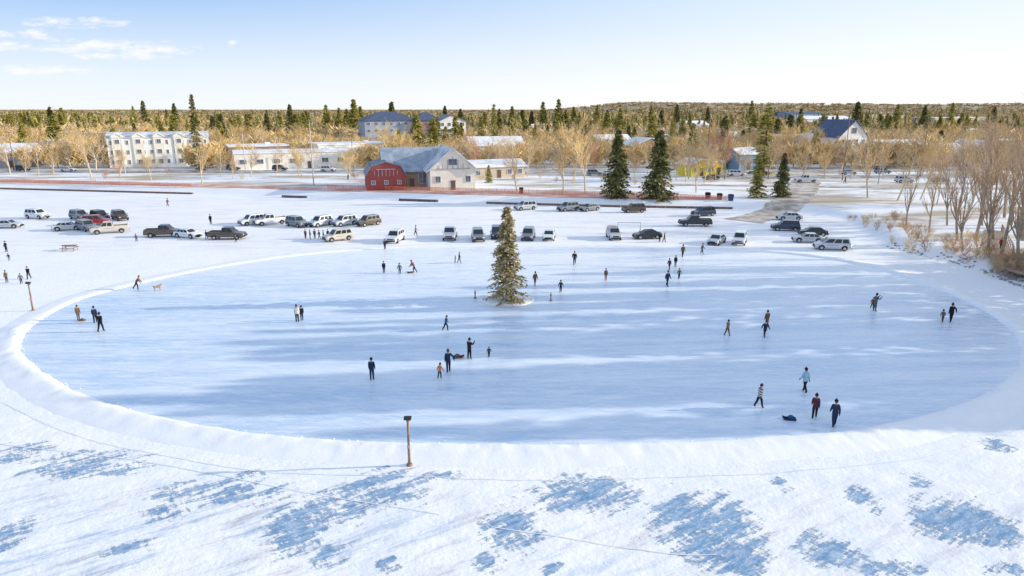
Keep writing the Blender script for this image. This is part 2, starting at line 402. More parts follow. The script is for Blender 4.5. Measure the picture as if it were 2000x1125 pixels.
# ---------------------------------------------------------------- vegetation
def spruce(H,Rr,nwh,nbr,nsp,size,seed,droop=0.25,dens=1.0,z0=0.06,mt=None,name="spruce",jit=0.0):
    rg=np.random.default_rng(seed)
    mb=MB(); mb.tube((0,0,-0.3),(0,0,H*.5),H*.017,H*.01,7); mb.tube((0,0,H*.5),(0,0,H*.98),H*.01,H*.002,5)
    V=[];
    for w in range(nwh):
        f=z0+(1-z0)*(w/nwh)**0.95
        z=H*f
        L0=Rr*((1-f)/(1-z0))**0.85+0.06*Rr
        L0*=1+jit*math.sin(w*1.9+seed)
        for k in range(nbr):
            if rg.random()>dens: continue
            a=rg.uniform(0,2*math.pi); L=L0*rg.uniform(.62,1.15)
            zz=z+rg.uniform(-.5,.5)*H/nwh
            d=np.array([math.cos(a),math.sin(a),0]); side=np.array([-d[1],d[0],0])
            mb.tube((0,0,zz),tuple(d*L*.8+np.array([0,0,zz-droop*L*.5])),H*.003,H*.001,3,caps=False)
            for s in range(nsp):
                t=(s+rg.uniform(.2,1))/nsp; t=0.12+.88*t
                p=d*L*t+np.array([0,0,zz-droop*L*t**1.4+0.1*L*t*t])
                p+=rg.normal(0,.03*Rr,3)
                for q in (-1,1):
                    dr=d*rg.uniform(.3,.9)+side*q*rg.uniform(.3,.9)+np.array([0,0,rg.uniform(-.55,.1)])
                    dr/=np.linalg.norm(dr); ln=size*rg.uniform(.6,1.3)*(1-.4*f)
                    wd=np.cross(dr,rg.normal(0,1,3)); wd/=np.linalg.norm(wd)+1e-6; wd*=size*.24*rg.uniform(.7,1.4)
                    V+= [p-wd,p+wd,p+dr*ln]
    for k in range(14):
        p=np.array([0,0,H*(.95+.04*k/14)]); dr=rg.normal(0,.5,3); dr[2]=abs(dr[2])+.6; dr/=np.linalg.norm(dr)
        wd=np.cross(dr,rg.normal(0,1,3)); wd/=np.linalg.norm(wd); V+=[p-wd*size*.12,p+wd*size*.12,p+dr*size*.6]
    V=np.array(V); F=np.arange(len(V)).reshape(-1,3)
    return [("trunk",mb.mesh(name+"_trunk",[m_trunk],True),(0,0,0),[]),("crown",tri_mesh(name+"_crown",V,F,[mt or m_ndl]),(0,0,0),[])]
hero=spruce(10,2.4,32,9,10,.42,1,droop=.38,z0=.03,mt=m_ndl3,dens=.9,name="lake_spruce",jit=.12)
SP=[spruce(12,2.7,26,9,7,.68,s,droop=.3,mt=m,name="spruce",jit=.08) for s,m in ((2,m_ndl),(3,m_ndl2),(4,m_ndl2))]
SPn=[spruce(12,1.7,24,7,5,.62,s,droop=.25,mt=m,name="narrow_spruce",dens=.85,jit=.1) for s,m in ((5,m_ndl),(6,m_ndl2),(7,m_ndl2))]
SPbig=[spruce(14,3.9,30,10,10,.80,s,droop=.38,mt=m_ndl,z0=.05,name="broad_spruce",dens=.9,jit=.13) for s in (8,9)]

def bare(H,spread,seed,levels=4,mt=None,mb_=None,shrub=False,name="bare"):
    rd=random.Random(seed); tb=MB(); cr=MB()
    def br(p,d,L,r,lv):
        nseg=3 if lv<2 else 2; q=p.copy(); dd=d.copy(); pts=[(p.copy(),r)]
        for i in range(nseg):
            dd=(dd+Vector((rd.gauss(0,.12),rd.gauss(0,.12),rd.gauss(.04,.08)))).normalized()
            q=q+dd*(L/nseg); pts.append((q.copy(),r*(1-(i+1)/nseg*.6)))
        for i in range(nseg):
            tgt=tb if lv<=1 else cr
            tgt.tube(pts[i][0],pts[i+1][0],pts[i][1],pts[i+1][1] if lv<levels else pts[i+1][1]*.5,6 if lv==0 else(4 if lv==1 else 3),caps=False)
        if lv>=levels: return
        nc=[9,6,5,4,3][lv]
        for k in range(nc):
            t=rd.uniform(.28 if lv==0 else .2,1.0); f=t*nseg; i=min(nseg-1,int(f)); u=f-i
            pp=pts[i][0].lerp(pts[i+1][0],u); rr_=(pts[i][1]*(1-u)+pts[i+1][1]*u)*.62
            az=rd.uniform(0,2*math.pi); base_=pts[i+1][0]-pts[i][0]; base_.normalize()
            o=base_.orthogonal().normalized(); o.rotate(Matrix.Rotation(az,3,base_))
            nd=(base_*rd.uniform(.55,.95)+o*spread*rd.uniform(.6,1.1)+Vector((0,0,.18))).normalized()
            br(pp,nd,L*rd.uniform(.38,.62)*(1.15-.35*t if lv==0 else 1),max(rr_,.018),lv+1)
    if shrub:
        for k in range(7):
            a=rd.uniform(0,6.28); br(Vector((math.cos(a)*.15,math.sin(a)*.15,-.05)),Vector((math.cos(a)*.45,math.sin(a)*.45,1)).normalized(),H*.7,.03,1)
    else: br(Vector((0,0,-.2)),Vector((0,0,1)),H*.72,H*.016,0)
    t=tb.mesh(name+"_trunk",[mb_ or m_bark2]); cm=cr.mesh(name+"_twigs",[mt or m_twig])
    return [("trunk",t,(0,0,0),[]),("crown",cm,(0,0,0),[])]
BT=[bare(10,.75,21,mt=m_twig),bare(10,.6,22,mt=m_twig3),bare(10,.9,23,mt=m_twig),bare(10,.5,24,mt=m_twig3),bare(10,.7,25,mt=m_twig3)]
BTred=bare(10,.7,26,mt=m_twig2,mb_=m_bark)
BTthin=[bare(10,.35,27,3,mt=m_twig4,mb_=m_bark,name="thin_tree"),bare(10,.42,28,3,mt=m_twig,mb_=m_bark,name="thin_tree")]
SH=[bare(2.4,.8,31,3,mt=m_twig4,mb_=m_bark,shrub=True,name="shrub"),bare(2.4,.9,32,3,mt=m_twig,shrub=True,name="shrub"),bare(2.4,.7,33,3,mt=m_twig3,shrub=True,name="shrub")]
SHr=bare(2.4,.8,34,3,mt=m_twig2,shrub=True,name="shrub")

x,y,z=P(990,588); Hh=ztop(y,403)
inst(hero,"spruce_tree",(x,y,0),.6,(Hh/10,Hh/10,Hh/10),"tall golden olive spruce standing alone on the rink ice","tree")
mb=MB()
rings=[]
for r_,z_ in((3.4,-.03),(2.6,.04),(1.7,.09),(.8,.13),(.1,.15)):
    rings.append([(r_*math.cos(a)*(1+.12*math.sin(a*3)),r_*math.sin(a)*.8*(1+.1*math.cos(a*2)),z_) for a in np.linspace(0,2*math.pi,24,endpoint=False)])
mb.loft(rings)
top(obj("snow_mound",mb.mesh("snow_mound",[m_snow],True),None,(x,y,0)),"low snow mound packed around the spruce base","snow")
tree_xy=(x,y)
for px,py in((928,583),(1076,588)):
    a=P(px,py); mb=MB(); mb.tube((0,0,-.05),(0,0,.95),.07,.055,8); mb.tube((0,0,.0),(0,0,.14),.2,.12,10); mb.tube((0,0,.55),(0,0,.7),.10,.10,8)
    root=top(obj("wooden_stake",mb.mesh("stake",[m_wood]),None,a),"short wooden stake anchoring a spruce guy rope","stake","guy stakes around the spruce")
    mb=MB(); mb.tube((0,0,.7),(tree_xy[0]-a[0],tree_xy[1]-a[1],2.4),.014,.014,4)
    obj("guy_rope",mb.mesh("guy_rope",[m_grey]),root)
def tree(kind,px,pyb,pyt,wide=1.0,label=None,group=None):
    x,y,z=P(px,pyb); H=max(2,ztop(y,pyt)-z)
    if kind=='big': pr=SPbig[int(px)%2]; b0=14; nm="spruce_tree"; lb="broad dark spruce on the snowy shore park"
    elif kind=='sp': pr=SP[int(px)%3]; b0=12; nm="spruce_tree"; lb="green spruce tree standing among town trees"
    elif kind=='n': pr=SPn[int(px)%3]; b0=12; nm="spruce_tree"; lb="narrow spruce rising above the town trees"
    elif kind=='r': pr=BTred; b0=10; nm="bare_tree"; lb="leafless reddish tree on snowy ground"
    elif kind=='t': pr=BTthin[int(px)%2]; b0=10; nm="bare_tree"; lb="tall thin leafless tree on the lake bank"
    else: pr=BT[int(px)%5]; b0=10; nm="bare_tree"; lb="leafless deciduous tree on snowy ground"
    s=H/b0
    return inst(pr,nm,(x,y,z),random.uniform(0,6.28),(s*wide,s*wide,s),label or lb,"tree",group or ("spruces in the town" if nm[0]=='s' else "bare trees along the shore and streets"))
for a in [('big',1203,393,252,.85),('big',1283,393,253,.95),('n',1490,340,200,1.2),('big',1525,385,298,.8),('sp',1478,386,306,1.1),
  ('n',390,335,183,.7),('sp',438,300,222,1.1),('sp',487,292,222,.9),('n',525,272,214,1),('sp',570,268,203,1.0),('sp',640,266,204,1.0),('sp',695,275,193,1.1),('sp',768,285,198,.95),
  ('sp',285,252,196,1),('n',265,255,206,1),('sp',345,254,201,1),('sp',105,264,208,1.2),('sp',127,264,210,1.2),('sp',155,262,218,1.2),('n',965,310,203,.9),('n',975,290,212,1),('sp',1045,300,242,.9),('sp',1090,262,193,1),('sp',1060,262,198,1),
  ('n',1410,330,225,1),('sp',1665,292,198,1.1),('sp',1745,275,203,1),('sp',1465,245,196,1),('sp',1320,252,203,1),('sp',1855,245,200,1),('sp',1270,250,206,1),('n',1140,300,235,1),
  ('sp',420,280,226,1.2),('sp',455,282,228,1.2),('sp',600,262,216,1.1),('sp',665,262,210,1.1),('n',330,262,213,1),('sp',900,262,212,1.1),('sp',1000,262,207,1.1),('sp',1210,255,211,1.1),('sp',1995,445,385,.9),('sp',955,357,322,1.1),
  ('sp',190,268,226,1.2),('sp',220,262,226,1.2),('sp',20,262,223,1.1),('sp',60,260,218,1.1),('sp',870,255,206,1.1),('sp',1120,258,208,1.1),('sp',1165,258,205,1),('sp',1380,255,208,1),('sp',1560,262,212,1),('sp',1935,262,208,1),('sp',1800,262,206,1),
  ('sp',680,268,212,1.2),('sp',706,266,207,1.2),('sp',880,270,222,1.2),('sp',1020,265,214,1.2),('sp',1038,262,216,1.2),('sp',430,270,222,1.2),('sp',470,272,224,1.2),('sp',548,262,216,1.1),('sp',1105,262,213,1.2),('sp',1185,262,214,1.1),('sp',1290,262,214,1.1)]:
    tree(*a)
for a in [(180,352,236),(75,345,250),(20,340,262),(140,330,262),(235,345,290),(395,360,262),(290,345,300),(590,348,270),(490,345,285),(612,335,270),(682,352,288),(650,320,275),(740,330,285),(1010,374,246),(1065,330,250),(1100,378,258),(1143,376,237),(1030,345,262),(1360,376,250),(1345,350,268),(1405,345,255),(1265,340,270),(1120,350,280),(1695,386,246),(1752,392,270),(1797,390,258),(1640,345,270),(1580,330,255),(1830,400,280),(1885,432,238),(1860,380,262),(1925,420,232),(1990,400,215),(1725,350,282),(540,340,280),(1430,330,260),(1520,330,262),(980,340,268),(1200,330,270),(1240,350,290),(1340,356,285),(1320,352,292),(1375,358,280),(1398,352,290),(105,345,285),(50,348,290),(430,345,290),(455,350,300),(1450,350,292),(1610,350,290),(1660,352,300)]:
    tree('b',a[0],a[1],a[2],random.uniform(.8,1.05))
for a in [(1870,470,300),(1955,500,290),(1990,520,300),(1918,440,262),(1940,470,275),(1962,425,240),(1975,440,250),(1998,470,225),(1905,468,262),(1850,440,310),(1815,450,330),(1880,490,330),(1930,510,320),(1770,440,330)]: tree('t',*a,1.0)
for a in [(930,345,270),(1415,350,262),(1160,340,285),(235,350,318),(1385,350,270)]: tree('r',*a,1.0)
# ---------------------------------------------------------------- buildings
wm={k:mat("wall_"+k,v,var=.07,ns=.6,rough=.8) for k,v in dict(cream=(.84,.76,.64),white=(.90,.88,.84),red=(.36,.085,.075),grey=(.38,.38,.39),darkgrey=(.22,.23,.25),bluegrey=(.40,.45,.52),brown=(.40,.28,.20),yellow=(.80,.64,.06),blue=(.26,.38,.52),tan=(.60,.50,.38),brick=(.46,.24,.18),warm=(.90,.83,.72)).items()}
rm={'snow':m_roofsnow,'blue':mat("roof_blue_steel",(.25,.31,.38),(.40,.46,.53),rough=.5,ns=.6),'slate':mat("roof_slate",(.20,.23,.27),rough=.6,ns=1),'brown':mat("roof_shingle",(.32,.24,.18),ns=2),'greysnow':mat("roof_patchy_snow",(.38,.41,.43),(.80,.81,.82),ns=.35),'navy':mat("roof_navy",(.08,.11,.18),rough=.6,ns=1)}
_win={}
def winmesh(w,h):
    k=(round(w,1),round(h,1))
    if k in _win: return _win[k]
    mb=MB(); t=.09
    mb.box((0,-.02,0),(w-.02,.05,h-.02),1)
    for s in(-1,1):
        mb.box((s*(w/2-t/2),-.06,0),(t,.1,h),0); mb.box((0,-.062,s*(h/2-t/2)),(w-2*t,.1,t),0)
    mb.box((0,-.058,0),(.05,.06,h-2*t),0)
    _win[k]=mb.mesh("window",[m_frame,m_win]); return _win[k]
def block(root,ox,oy,w,d,hw,rh,roof,wall,roofm,rows=2,cols=4,ww=1.1,wh=1.3,side=True,door=True,z0=0,rz=0,gable_win=False,ov=.5,thick=.22):
    T=Matrix.Translation((ox,oy,z0))@Matrix.Rotation(rz,4,'Z')
    mb=MB(); W,D=w/2,d/2
    mb.box((0,0,hw/2-.3),(w,d,hw+.6))
    if roof=='gx': mb.add([(-W,-D,hw),(-W,D,hw),(-W,0,hw+rh),(W,-D,hw),(W,D,hw),(W,0,hw+rh)],[(0,1,2),(3,5,4),(0,2,5,3),(1,4,5,2)])
    if roof=='gy': mb.add([(-W,-D,hw),(W,-D,hw),(0,-D,hw+rh),(-W,D,hw),(W,D,hw),(0,D,hw+rh)],[(0,1,2),(3,5,4),(0,2,5,3),(1,4,5,2)])
    if roof=='gam':
        pr=[(-W,hw),(W,hw),(W*.72,hw+rh*.66),(0,hw+rh),(-W*.72,hw+rh*.66)]
        mb.add([(a,-D,b_) for a,b_ in pr]+[(a,D,b_) for a,b_ in pr],[(0,1,2,3,4),(9,8,7,6,5)]+[(i,(i+1)%5,5+(i+1)%5,5+i) for i in range(5)])
    wl=obj("wall",mb.mesh("wall",[wall]),root); wl.matrix_local=T
    rb=MB(); th=thick
    def slab(a,b_,c_,d_):
        n=((Vector(b_)-Vector(a)).cross(Vector(d_)-Vector(a))).normalized()
        if n.z<0: n=-n
        lo=[Vector(q)+n*.01 for q in(a,b_,c_,d_)]; up=[q+n*th for q in lo]
        rb.add(lo+up,[(3,2,1,0),(4,5,6,7)]+[(i,(i+1)%4,4+(i+1)%4,4+i) for i in range(4)])
    if roof=='gx':
        k=rh/D; e=ov
        for s in(-1,1): slab((-W-e,s*(D+e),hw-k*e),(W+e,s*(D+e),hw-k*e),(W+e,0,hw+rh),(-W-e,0,hw+rh))
    elif roof=='gy':
        k=rh/W; e=ov
        for s in(-1,1): slab((s*(W+e),-D-e,hw-k*e),(s*(W+e),D+e,hw-k*e),(0,D+e,hw+rh),(0,-D-e,hw+rh))
    elif roof=='gam':
        e=ov
        for s in(-1,1):
            slab((s*(W+.15),-D-e,hw-.2),(s*(W+.15),D+e,hw-.2),(s*W*.74,D+e,hw+rh*.66),(s*W*.74,-D-e,hw+rh*.66))
            slab((s*W*.74,-D-e,hw+rh*.66),(s*W*.74,D+e,hw+rh*.66),(0,D+e,hw+rh),(0,-D-e,hw+rh))
    elif roof=='hip':
        e=ov; q=min(D,W*.8)
        A=[(-W-e,-D-e,hw),(W+e,-D-e,hw),(W+e,D+e,hw),(-W-e,D+e,hw),(-W+q,0,hw+rh),(W-q,0,hw+rh)]
        lo=[(a[0],a[1],a[2]-.25) for a in A[:4]]
        rb.add(A+lo,[(0,1,5,4),(1,2,5),(2,3,4,5),(3,0,4),(6,7,1,0),(7,8,2,1),(8,9,3,2),(9,6,0,3),(9,8,7,6)])
    else:
        rb.box((0,0,hw+.33),(w+.5,d+.5,.5)); rb.box((w*.18,0,hw+.9),(1.8,1.8,.7))
    rf=obj("roof",rb.mesh("roof",[roofm]),root); rf.matrix_local=T
    def putw(x,y,z,rr,a,b_,nm="window"):
        o=obj(nm,winmesh(a,b_),root); o.matrix_local=T@Matrix.Translation((x,y,z))@Matrix.Rotation(rr,4,'Z')
    sh_=hw/rows
    for r_ in range(rows):
        zc=sh_*(r_+.5)+.1
        for k in range(cols):
            xx=-W+w*(k+.5)/cols
            if door and r_==0 and k==cols//2: continue
            putw(xx,-D-.01,zc,0,ww,min(wh,sh_*.62))
        if side:
            c2=max(1,int(d/w*cols))
            for k in range(min(c2,6)): putw(W+.01,-D+d*(k+.5)/c2,zc,R(90),ww,min(wh,sh_*.62))
    if gable_win: putw(0,-D-.01,hw+rh*.35,0,ww*1.6,wh)
    if door:
        mb=MB(); mb.box((0,-.03,1.05),(1.1,.1,2.1)); mb.box((0,-.045,2.2),(1.3,.14,.15)); mb.box((.4,-.1,1.0),(.06,.08,.14))
        xx=-W+w*(cols//2+.5)/cols if cols else 0
        o=obj("door",mb.mesh("door",[m_door]),root); o.matrix_local=T@Matrix.Translation((xx,-D-.02,0))
    return wl
BR=[]
def broot(name,px,py,rz,label,cat="building",xyz=None,r=12,group=None):
    x,y,z=xyz or P(px,py)
    BR.append((x,y,r)); o=obj(name,None,None,(x,y,z),(0,0,rz)); return top(o,label,cat,group)
b0=broot("visitor_centre",830,364,R(14),"barn style lakeside centre with red and white gables",r=19)
block(b0,5.7,-1,11,17,5.0,4.8,'gy',wm['warm'],rm['greysnow'],rows=1,cols=3,ww=1.4,wh=1.6,gable_win=True,ov=.9)
block(b0,-3.4,3,13,10,4.6,4.9,'gx',wm['brown'],rm['blue'],rows=1,cols=5,ww=2.0,wh=2.8,door=True,ov=.8)
block(b0,-10.0,0,9.2,13,3.6,3.1,'gam',wm['red'],rm['slate'],rows=1,cols=3,ww=1.0,wh=1.0,door=False,ov=.35)
mb=MB()
for s in range(-3,4): mb.box((s*.9,0,.0),(.07,.08,1.6 if abs(s)<3 else 1.0))
mb.box((0,-.005,.85),(4.6,.1,.09))
o=obj("facade_trim",mb.mesh("facade_trim",[m_frame]),b0,(-10,-6.62,4.2))
mb=MB()
for s in range(-3,4): mb.box((s*1.25,0,1.5-abs(s)*.42),(.12,.1,3.0-abs(s)*.85))
mb.box((0,-.003,.06),(8.4,.12,.14))
o=obj("gable_truss",mb.mesh("gable_truss",[wm['grey']]),b0,(5.7,-9.66,5.0))
b0=broot("townhouse_row",318,322,R(24),"long white three storey townhouse block with low snowy roofline",r=22)
block(b0,0,0,31,13,9.6,1.6,'gx',wm['white'],rm['greysnow'],rows=3,cols=13,ww=.9,wh=1.5,ov=.3)
for k in range(5): block(b0,-12.4+6.2*k,-6.0,3.2,1.6,10.0,1.0,'gy',wm['warm'],rm['snow'],rows=3,cols=1,ww=1.4,wh=1.5,ov=.2,side=False,door=False)
b0=broot("apartment_block",800,288,R(22),"wide apartment block with navy roof, pale and blue grey walls",r=34)
block(b0,-10,4,26,18,13.5,4.2,'hip',wm['bluegrey'],rm['navy'],rows=4,cols=7,ww=1.5,wh=1.6)
block(b0,8.5,0,13,16,13.5,3.8,'hip',wm['brick'],rm['navy'],rows=4,cols=4,ww=1.5,wh=1.6)
block(b0,20,-2,14,16,13.0,3.0,'gy',wm['white'],rm['slate'],rows=4,cols=4,ww=1.6,wh=1.7)
for r_ in range(1,4):
    mb=MB(); mb.box((0,-.7,0),(12.6,1.4,.2)); mb.box((0,-1.38,1.0),(12.6,.06,.1))
    for q in range(14): mb.box((-6.2+q*.954,-1.38,.52),(.07,.05,.86))
    obj("balcony",mb.mesh("balcony",[m_frame]),b0,(20,-10.02,r_*3.1))
b0=broot("lakeside_house",1628,314,R(20),"white gabled house with navy trim and tall windows",r=15)
block(b0,0,-1,13,14,9.4,5.6,'gy',wm['white'],rm['navy'],rows=2,cols=4,ww=1.5,wh=2.2,gable_win=True,ov=.6)
block(b0,-9.5,3,9,10,6.8,3.2,'gx',wm['white'],rm['snow'],rows=2,cols=3)
block(b0,9,4,6,9,7.5,3.0,'gx',wm['white'],rm['navy'],rows=2,cols=2)
specs=[("commercial_building",600,325,46,16,5,0,'flat','warm','snow',1,9,"long low commercial building with snowy flat roof",24),
("commercial_building",690,316,28,14,6.5,0,'flat','warm','snow',2,7,"white two storey commercial block with snowy roof",16),
("commercial_building",505,318,20,14,6,0,'flat','brown','snow',2,5,"brown brick shop block with flat snowy roof",12),
("shop_building",1355,342,7.5,7,3.4,1.5,'gy','yellow','snow',1,3,"bright yellow shop with gabled snowy roof",6),
("shop_building",1385,341,5,6,3.8,0,'flat','yellow','snow',1,2,"bright yellow flat roofed shop annex",5),
("shop_building",1445,330,8,8,5.0,1.8,'gx','blue','snow',1,3,"small blue shop with snowy roof",7),
("shop_building",1580,316,12,9,3.4,1.8,'gx','brown','snow',1,4,"brown low house under snow",9),
("warehouse_building",1600,250,60,30,9,3,'gx','white','snow',1,9,"big pale warehouse with snowy roof",45),
("warehouse_building",1560,238,70,30,11,3,'gx','blue','navy',1,9,"distant blue warehouse with navy roof",45),
("warehouse_building",1700,240,80,30,10,0,'flat','cream','snow',1,9,"distant pale flat roofed warehouse",45),
("warehouse_building",1850,245,90,30,9,0,'flat','tan','snow',1,9,"distant tan flat roofed warehouse",50),
("house",25,325,16,11,5,2.6,'gx','grey','snow',2,4,"grey house with snowy roof",11),
("house",115,318,18,12,5,2.6,'gx','cream','brown',2,4,"cream house with shingle roof",12),
("house",190,300,16,12,6,2.6,'gx','tan','brown',2,4,"tan house with shingle roof",12),
("house",965,315,20,12,6,3,'gx','white','snow',2,5,"white house with snowy roof",13),
("house",965,345,16,8,3.2,1.6,'gx','tan','snow',1,5,"low tan park building with snowy roof",9),
("house",1190,300,16,11,5.5,2.6,'gx','red','snow',2,4,"red house with snowy roof",11),
("house",1255,310,15,11,5.5,2.6,'gy','brown','snow',2,3,"brown house with snowy roof",10),
("house",1350,262,22,14,7,3,'gx','white','snow',2,5,"white house with steep snowy roof",14),
("house",1430,290,16,11,5.5,2.6,'gx','cream','snow',2,4,"cream house with snowy roof",11),
("house",1520,300,17,11,5.5,2.6,'gx','grey','greysnow',2,4,"grey house with patchy snow roof",11),
("house",1740,318,18,12,5.5,2.6,'gx','tan','snow',2,4,"tan house with snowy roof",12),
("house",1830,322,16,11,4.5,2.6,'gx','brown','snow',1,4,"brown bungalow with snowy roof",11),
("house",1900,318,18,12,5.5,2.6,'gy','white','snow',2,4,"white house with snowy gable",12),
("house",1975,310,16,11,5,2.6,'gx','grey','snow',2,4,"grey house with snowy roof",11)]
for nm,px,py,w,d,hw,rh,rf,wl,rfm,rows,cols,lb,r_ in specs:
    b0=broot(nm,px,py,R(random.uniform(12,28)),lb,r=r_)
    block(b0,0,0,w,d,hw,rh,rf,wm[wl],rm[rfm],rows,cols,ww=min(2.2,w/cols*.45),wh=1.5)
for k in range(26):
    for _ in range(30):
        dd=random.uniform(255,520); a=random.uniform(-.8,.8); x,y=a*dd,dd
        if abs(y-290-abs(x)*.03)<14 : continue
        if all((x-q[0])**2+(y-q[1])**2>(q[2]+11)**2 for q in BR): break
    b0=broot("house",0,0,R(random.uniform(0,35)),"small town house with snowy roof among trees",xyz=(x,y,h1(x,y)),r=9,group="town houses among trees")
    block(b0,0,0,random.uniform(11,17),random.uniform(8,11),random.choice([3.2,5.4,5.6]),2.6,random.choice(['gx','gx','gy']),wm[random.choice(['cream','white','grey','brown','tan','brick','blue','warm'])],rm[random.choice(['snow','brown','greysnow'])],2,4)
# ---------------------------------------------------------------- random town trees
def okpos(x,y,m=1.5,k=.8):
    if any((x-q[0])**2+(y-q[1])**2<(q[2]*k+m)**2 for q in BR): return False
    ys_=np.interp(x,[-420,-150,0,150,420],[228,218,214,222,236])
    if abs(y-ys_)<6: return False
    return True
cnt=0
while cnt<225:
    dd=183+ (random.random()**1.0)*180; a=random.uniform(-.82,.82); x,y=a*dd,dd
    if not okpos(x,y,1,.7): continue
    if dd<200 and random.random()<.5: continue
    pr=random.choice(BT) if random.random()<.94 else BTred; H=random.uniform(7.5,13.5)
    if y<215: H*=.75
    s=H/10; w=random.uniform(.95,1.35)
    inst(pr,"bare_tree",(x,y,h1(x,y)),random.uniform(0,6.28),(s*w,s*w,s),"leafless deciduous tree on snowy ground","tree","bare trees along the shore and streets"); cnt+=1
cnt=0
while cnt<205:
    dd=240+(random.random()**.85)*330; a=random.uniform(-.82,.82); x,y=a*dd,dd
    if not okpos(x,y,1,.75): continue
    if noise.noise(Vector((x*.018,y*.018,1)))<-.02 and random.random()<.8: continue
    pr=random.choice(SP[1:]+SPn[1:]+SP); H=random.uniform(10,17.5); s=H/12; w=random.uniform(1.0,1.4)
    inst(pr,"spruce_tree",(x,y,h1(x,y)),random.uniform(0,6.28),(s*w,s*w,s),"green spruce tree standing among town trees","tree","spruces in the town"); cnt+=1
# trees lining the shore beyond the bay
ta=math.tan(SUN_AZ)
for c_,xx,H in [(39.2,70,19),(40.4,84,25),(44.3,68,24),(45.1,90,29),(46.9,76,28),(48.6,66,23),(49.9,94,30),(54.6,70,24),(56.6,88,29),(58.8,78,27),(62.0,68,24),(64.2,92,29),(68.0,74,24),(71.5,88,27),(76.5,86,24),(82.5,90,22)]:
    yy=c_+ta*xx; pr=random.choice(SP+SPn[:1]); s=H/12
    inst(pr,"spruce_tree",(xx,yy,h1(xx,yy)),random.uniform(0,6),(s*.68,s*.68,s),"tall spruce on the wooded bay shore","tree","spruces lining the bay shore")
for k in range(70):
    t=random.random(); i=random.choice([9,10,10,11,11]); a=Vector(sh[i]); b_=Vector(sh[i+1]); p=a.lerp(b_,t)
    d=(b_-a).normalized(); nn=Vector((-d.y,d.x)); nn=nn if nn.x>0 else -nn
    p=p+nn*random.uniform(.8,9)
    s=random.uniform(.5,1.15)
    inst(SHr if random.random()<.15 else random.choice(SH),"bare_shrub",(p.x,p.y,h1(p.x,p.y)),random.uniform(0,6),s,"leafless russet shrub on the snowy lake bank","shrub","shrubs on the lake bank")
for k in range(34):
    px=random.uniform(0,1480); p=P(px,random.uniform(335,366))
    inst(SHr if random.random()<.2 else random.choice(SH),"bare_shrub",p,random.uniform(0,6),random.uniform(.5,.9),"small leafless shrub in the snowy shore park","shrub","shrubs in the shore park")
mb=MB()
for k in range(260):
    i=random.choice([10,11,11,12]); a=Vector(sh[i]); b_=Vector(sh[i+1]) if i<12 else Vector((63,45)); p=a.lerp(b_,random.random())
    d=(b_-a).normalized(); nn=Vector((-d.y,d.x)); nn=nn if nn.x>0 else -nn
    p=p+nn*random.uniform(.2,2.8); r_=random.uniform(.10,.32); z_=h1(p.x,p.y)
    rg_=[]
    for zz,q in((-.5,.7),(0,1),(.4,.6)):
        rg_.append([(p.x+r_*q*random.uniform(.7,1.1)*math.cos(u),p.y+r_*q*random.uniform(.7,1.1)*math.sin(u),z_+zz*r_*1.0) for u in np.linspace(0,6.28,6,endpoint=False)])
    mb.loft(rg_)
o=obj("shore_rocks",mb.mesh("shore_rocks",[m_rock])); o["kind"]="stuff"; o["label"]="loose rocks along the snowy lake bank"; o["category"]="rocks"
def bt_template(seed,n=46,wd=1.0):
    rg=np.random.default_rng(seed); V=[]
    for k in range(n):
        z=rg.uniform(.10,.7); a=rg.uniform(0,6.28); p=np.array([math.cos(a)*.05,math.sin(a)*.05,z])+np.append(rg.normal(0,.09,2),0)
        d=np.array([math.cos(a)*rg.uniform(.3,.9),math.sin(a)*rg.uniform(.3,.9),rg.uniform(.35,1)]); d/=np.linalg.norm(d)
        w=np.cross(d,rg.normal(0,1,3)); w/=np.linalg.norm(w); w*=rg.uniform(.012,.03)*wd; V+=[p-w,p+w,p+d*rg.uniform(.22,.40)]
    V+=[np.array([-.02,0,0]),np.array([.02,0,0]),np.array([0,0,.7])]
    return np.array(V)
def cn_template(seed,n=60):
    rg=np.random.default_rng(seed); V=[]
    for k in range(n):
        f=(k+rg.random())/n; r_=.21*(1-f)**.8+.02; a=rg.uniform(0,6.28); p=np.array([math.cos(a)*r_*.3,math.sin(a)*r_*.3,f*.95+.04])
        e=np.array([math.cos(a)*r_*1.15,math.sin(a)*r_*1.15,f*.95-.0]); w=np.array([-math.sin(a),math.cos(a),.3])*(.06*(1-f*.5)); V+=[p-w+[0,0,.06],p+w+[0,0,.06],e]
    return np.array(V)
def stuff(name,N,tmpls,hr,mats,label,dmin,dmax,seed,pw=1.0,wid=(.85,1.3),clump=False):
    rg=np.random.default_rng(seed); Vs=[]; mis=[]
    u=rg.random(N); d=dmin*(dmax/dmin)**(u**pw); a=rg.uniform(-.86,.86,N); x=a*d; y=d
    cl=np.sin(x*.013+2)*np.cos(y*.011+x*.004)
    z=hgt(x,y)
    for i in range(N):
        if clump and cl[i]<-.15 and rg.random()<.75: continue
        if y[i]<640 and not okpos(x[i],y[i],0,.7): continue
        T=tmpls[i%len(tmpls)]; H=rg.uniform(*hr)*(1+.15*cl[i]); w=rg.uniform(*wid)*H; t=rg.uniform(0,6.28); c_,s_=math.cos(t),math.sin(t)
        V2=np.stack([(T[:,0]*c_-T[:,1]*s_)*w+x[i],(T[:,0]*s_+T[:,1]*c_)*w+y[i],T[:,2]*H+z[i]],1)
        Vs.append(V2); mis.append(np.full(len(T)//3,rg.integers(0,len(mats))))
    V=np.concatenate(Vs); F=np.arange(len(V)).reshape(-1,3)
    o=obj(name,tri_mesh(name,V,F,mats,np.concatenate(mis))); o["kind"]="stuff"; o["label"]=label; o["category"]="woods"
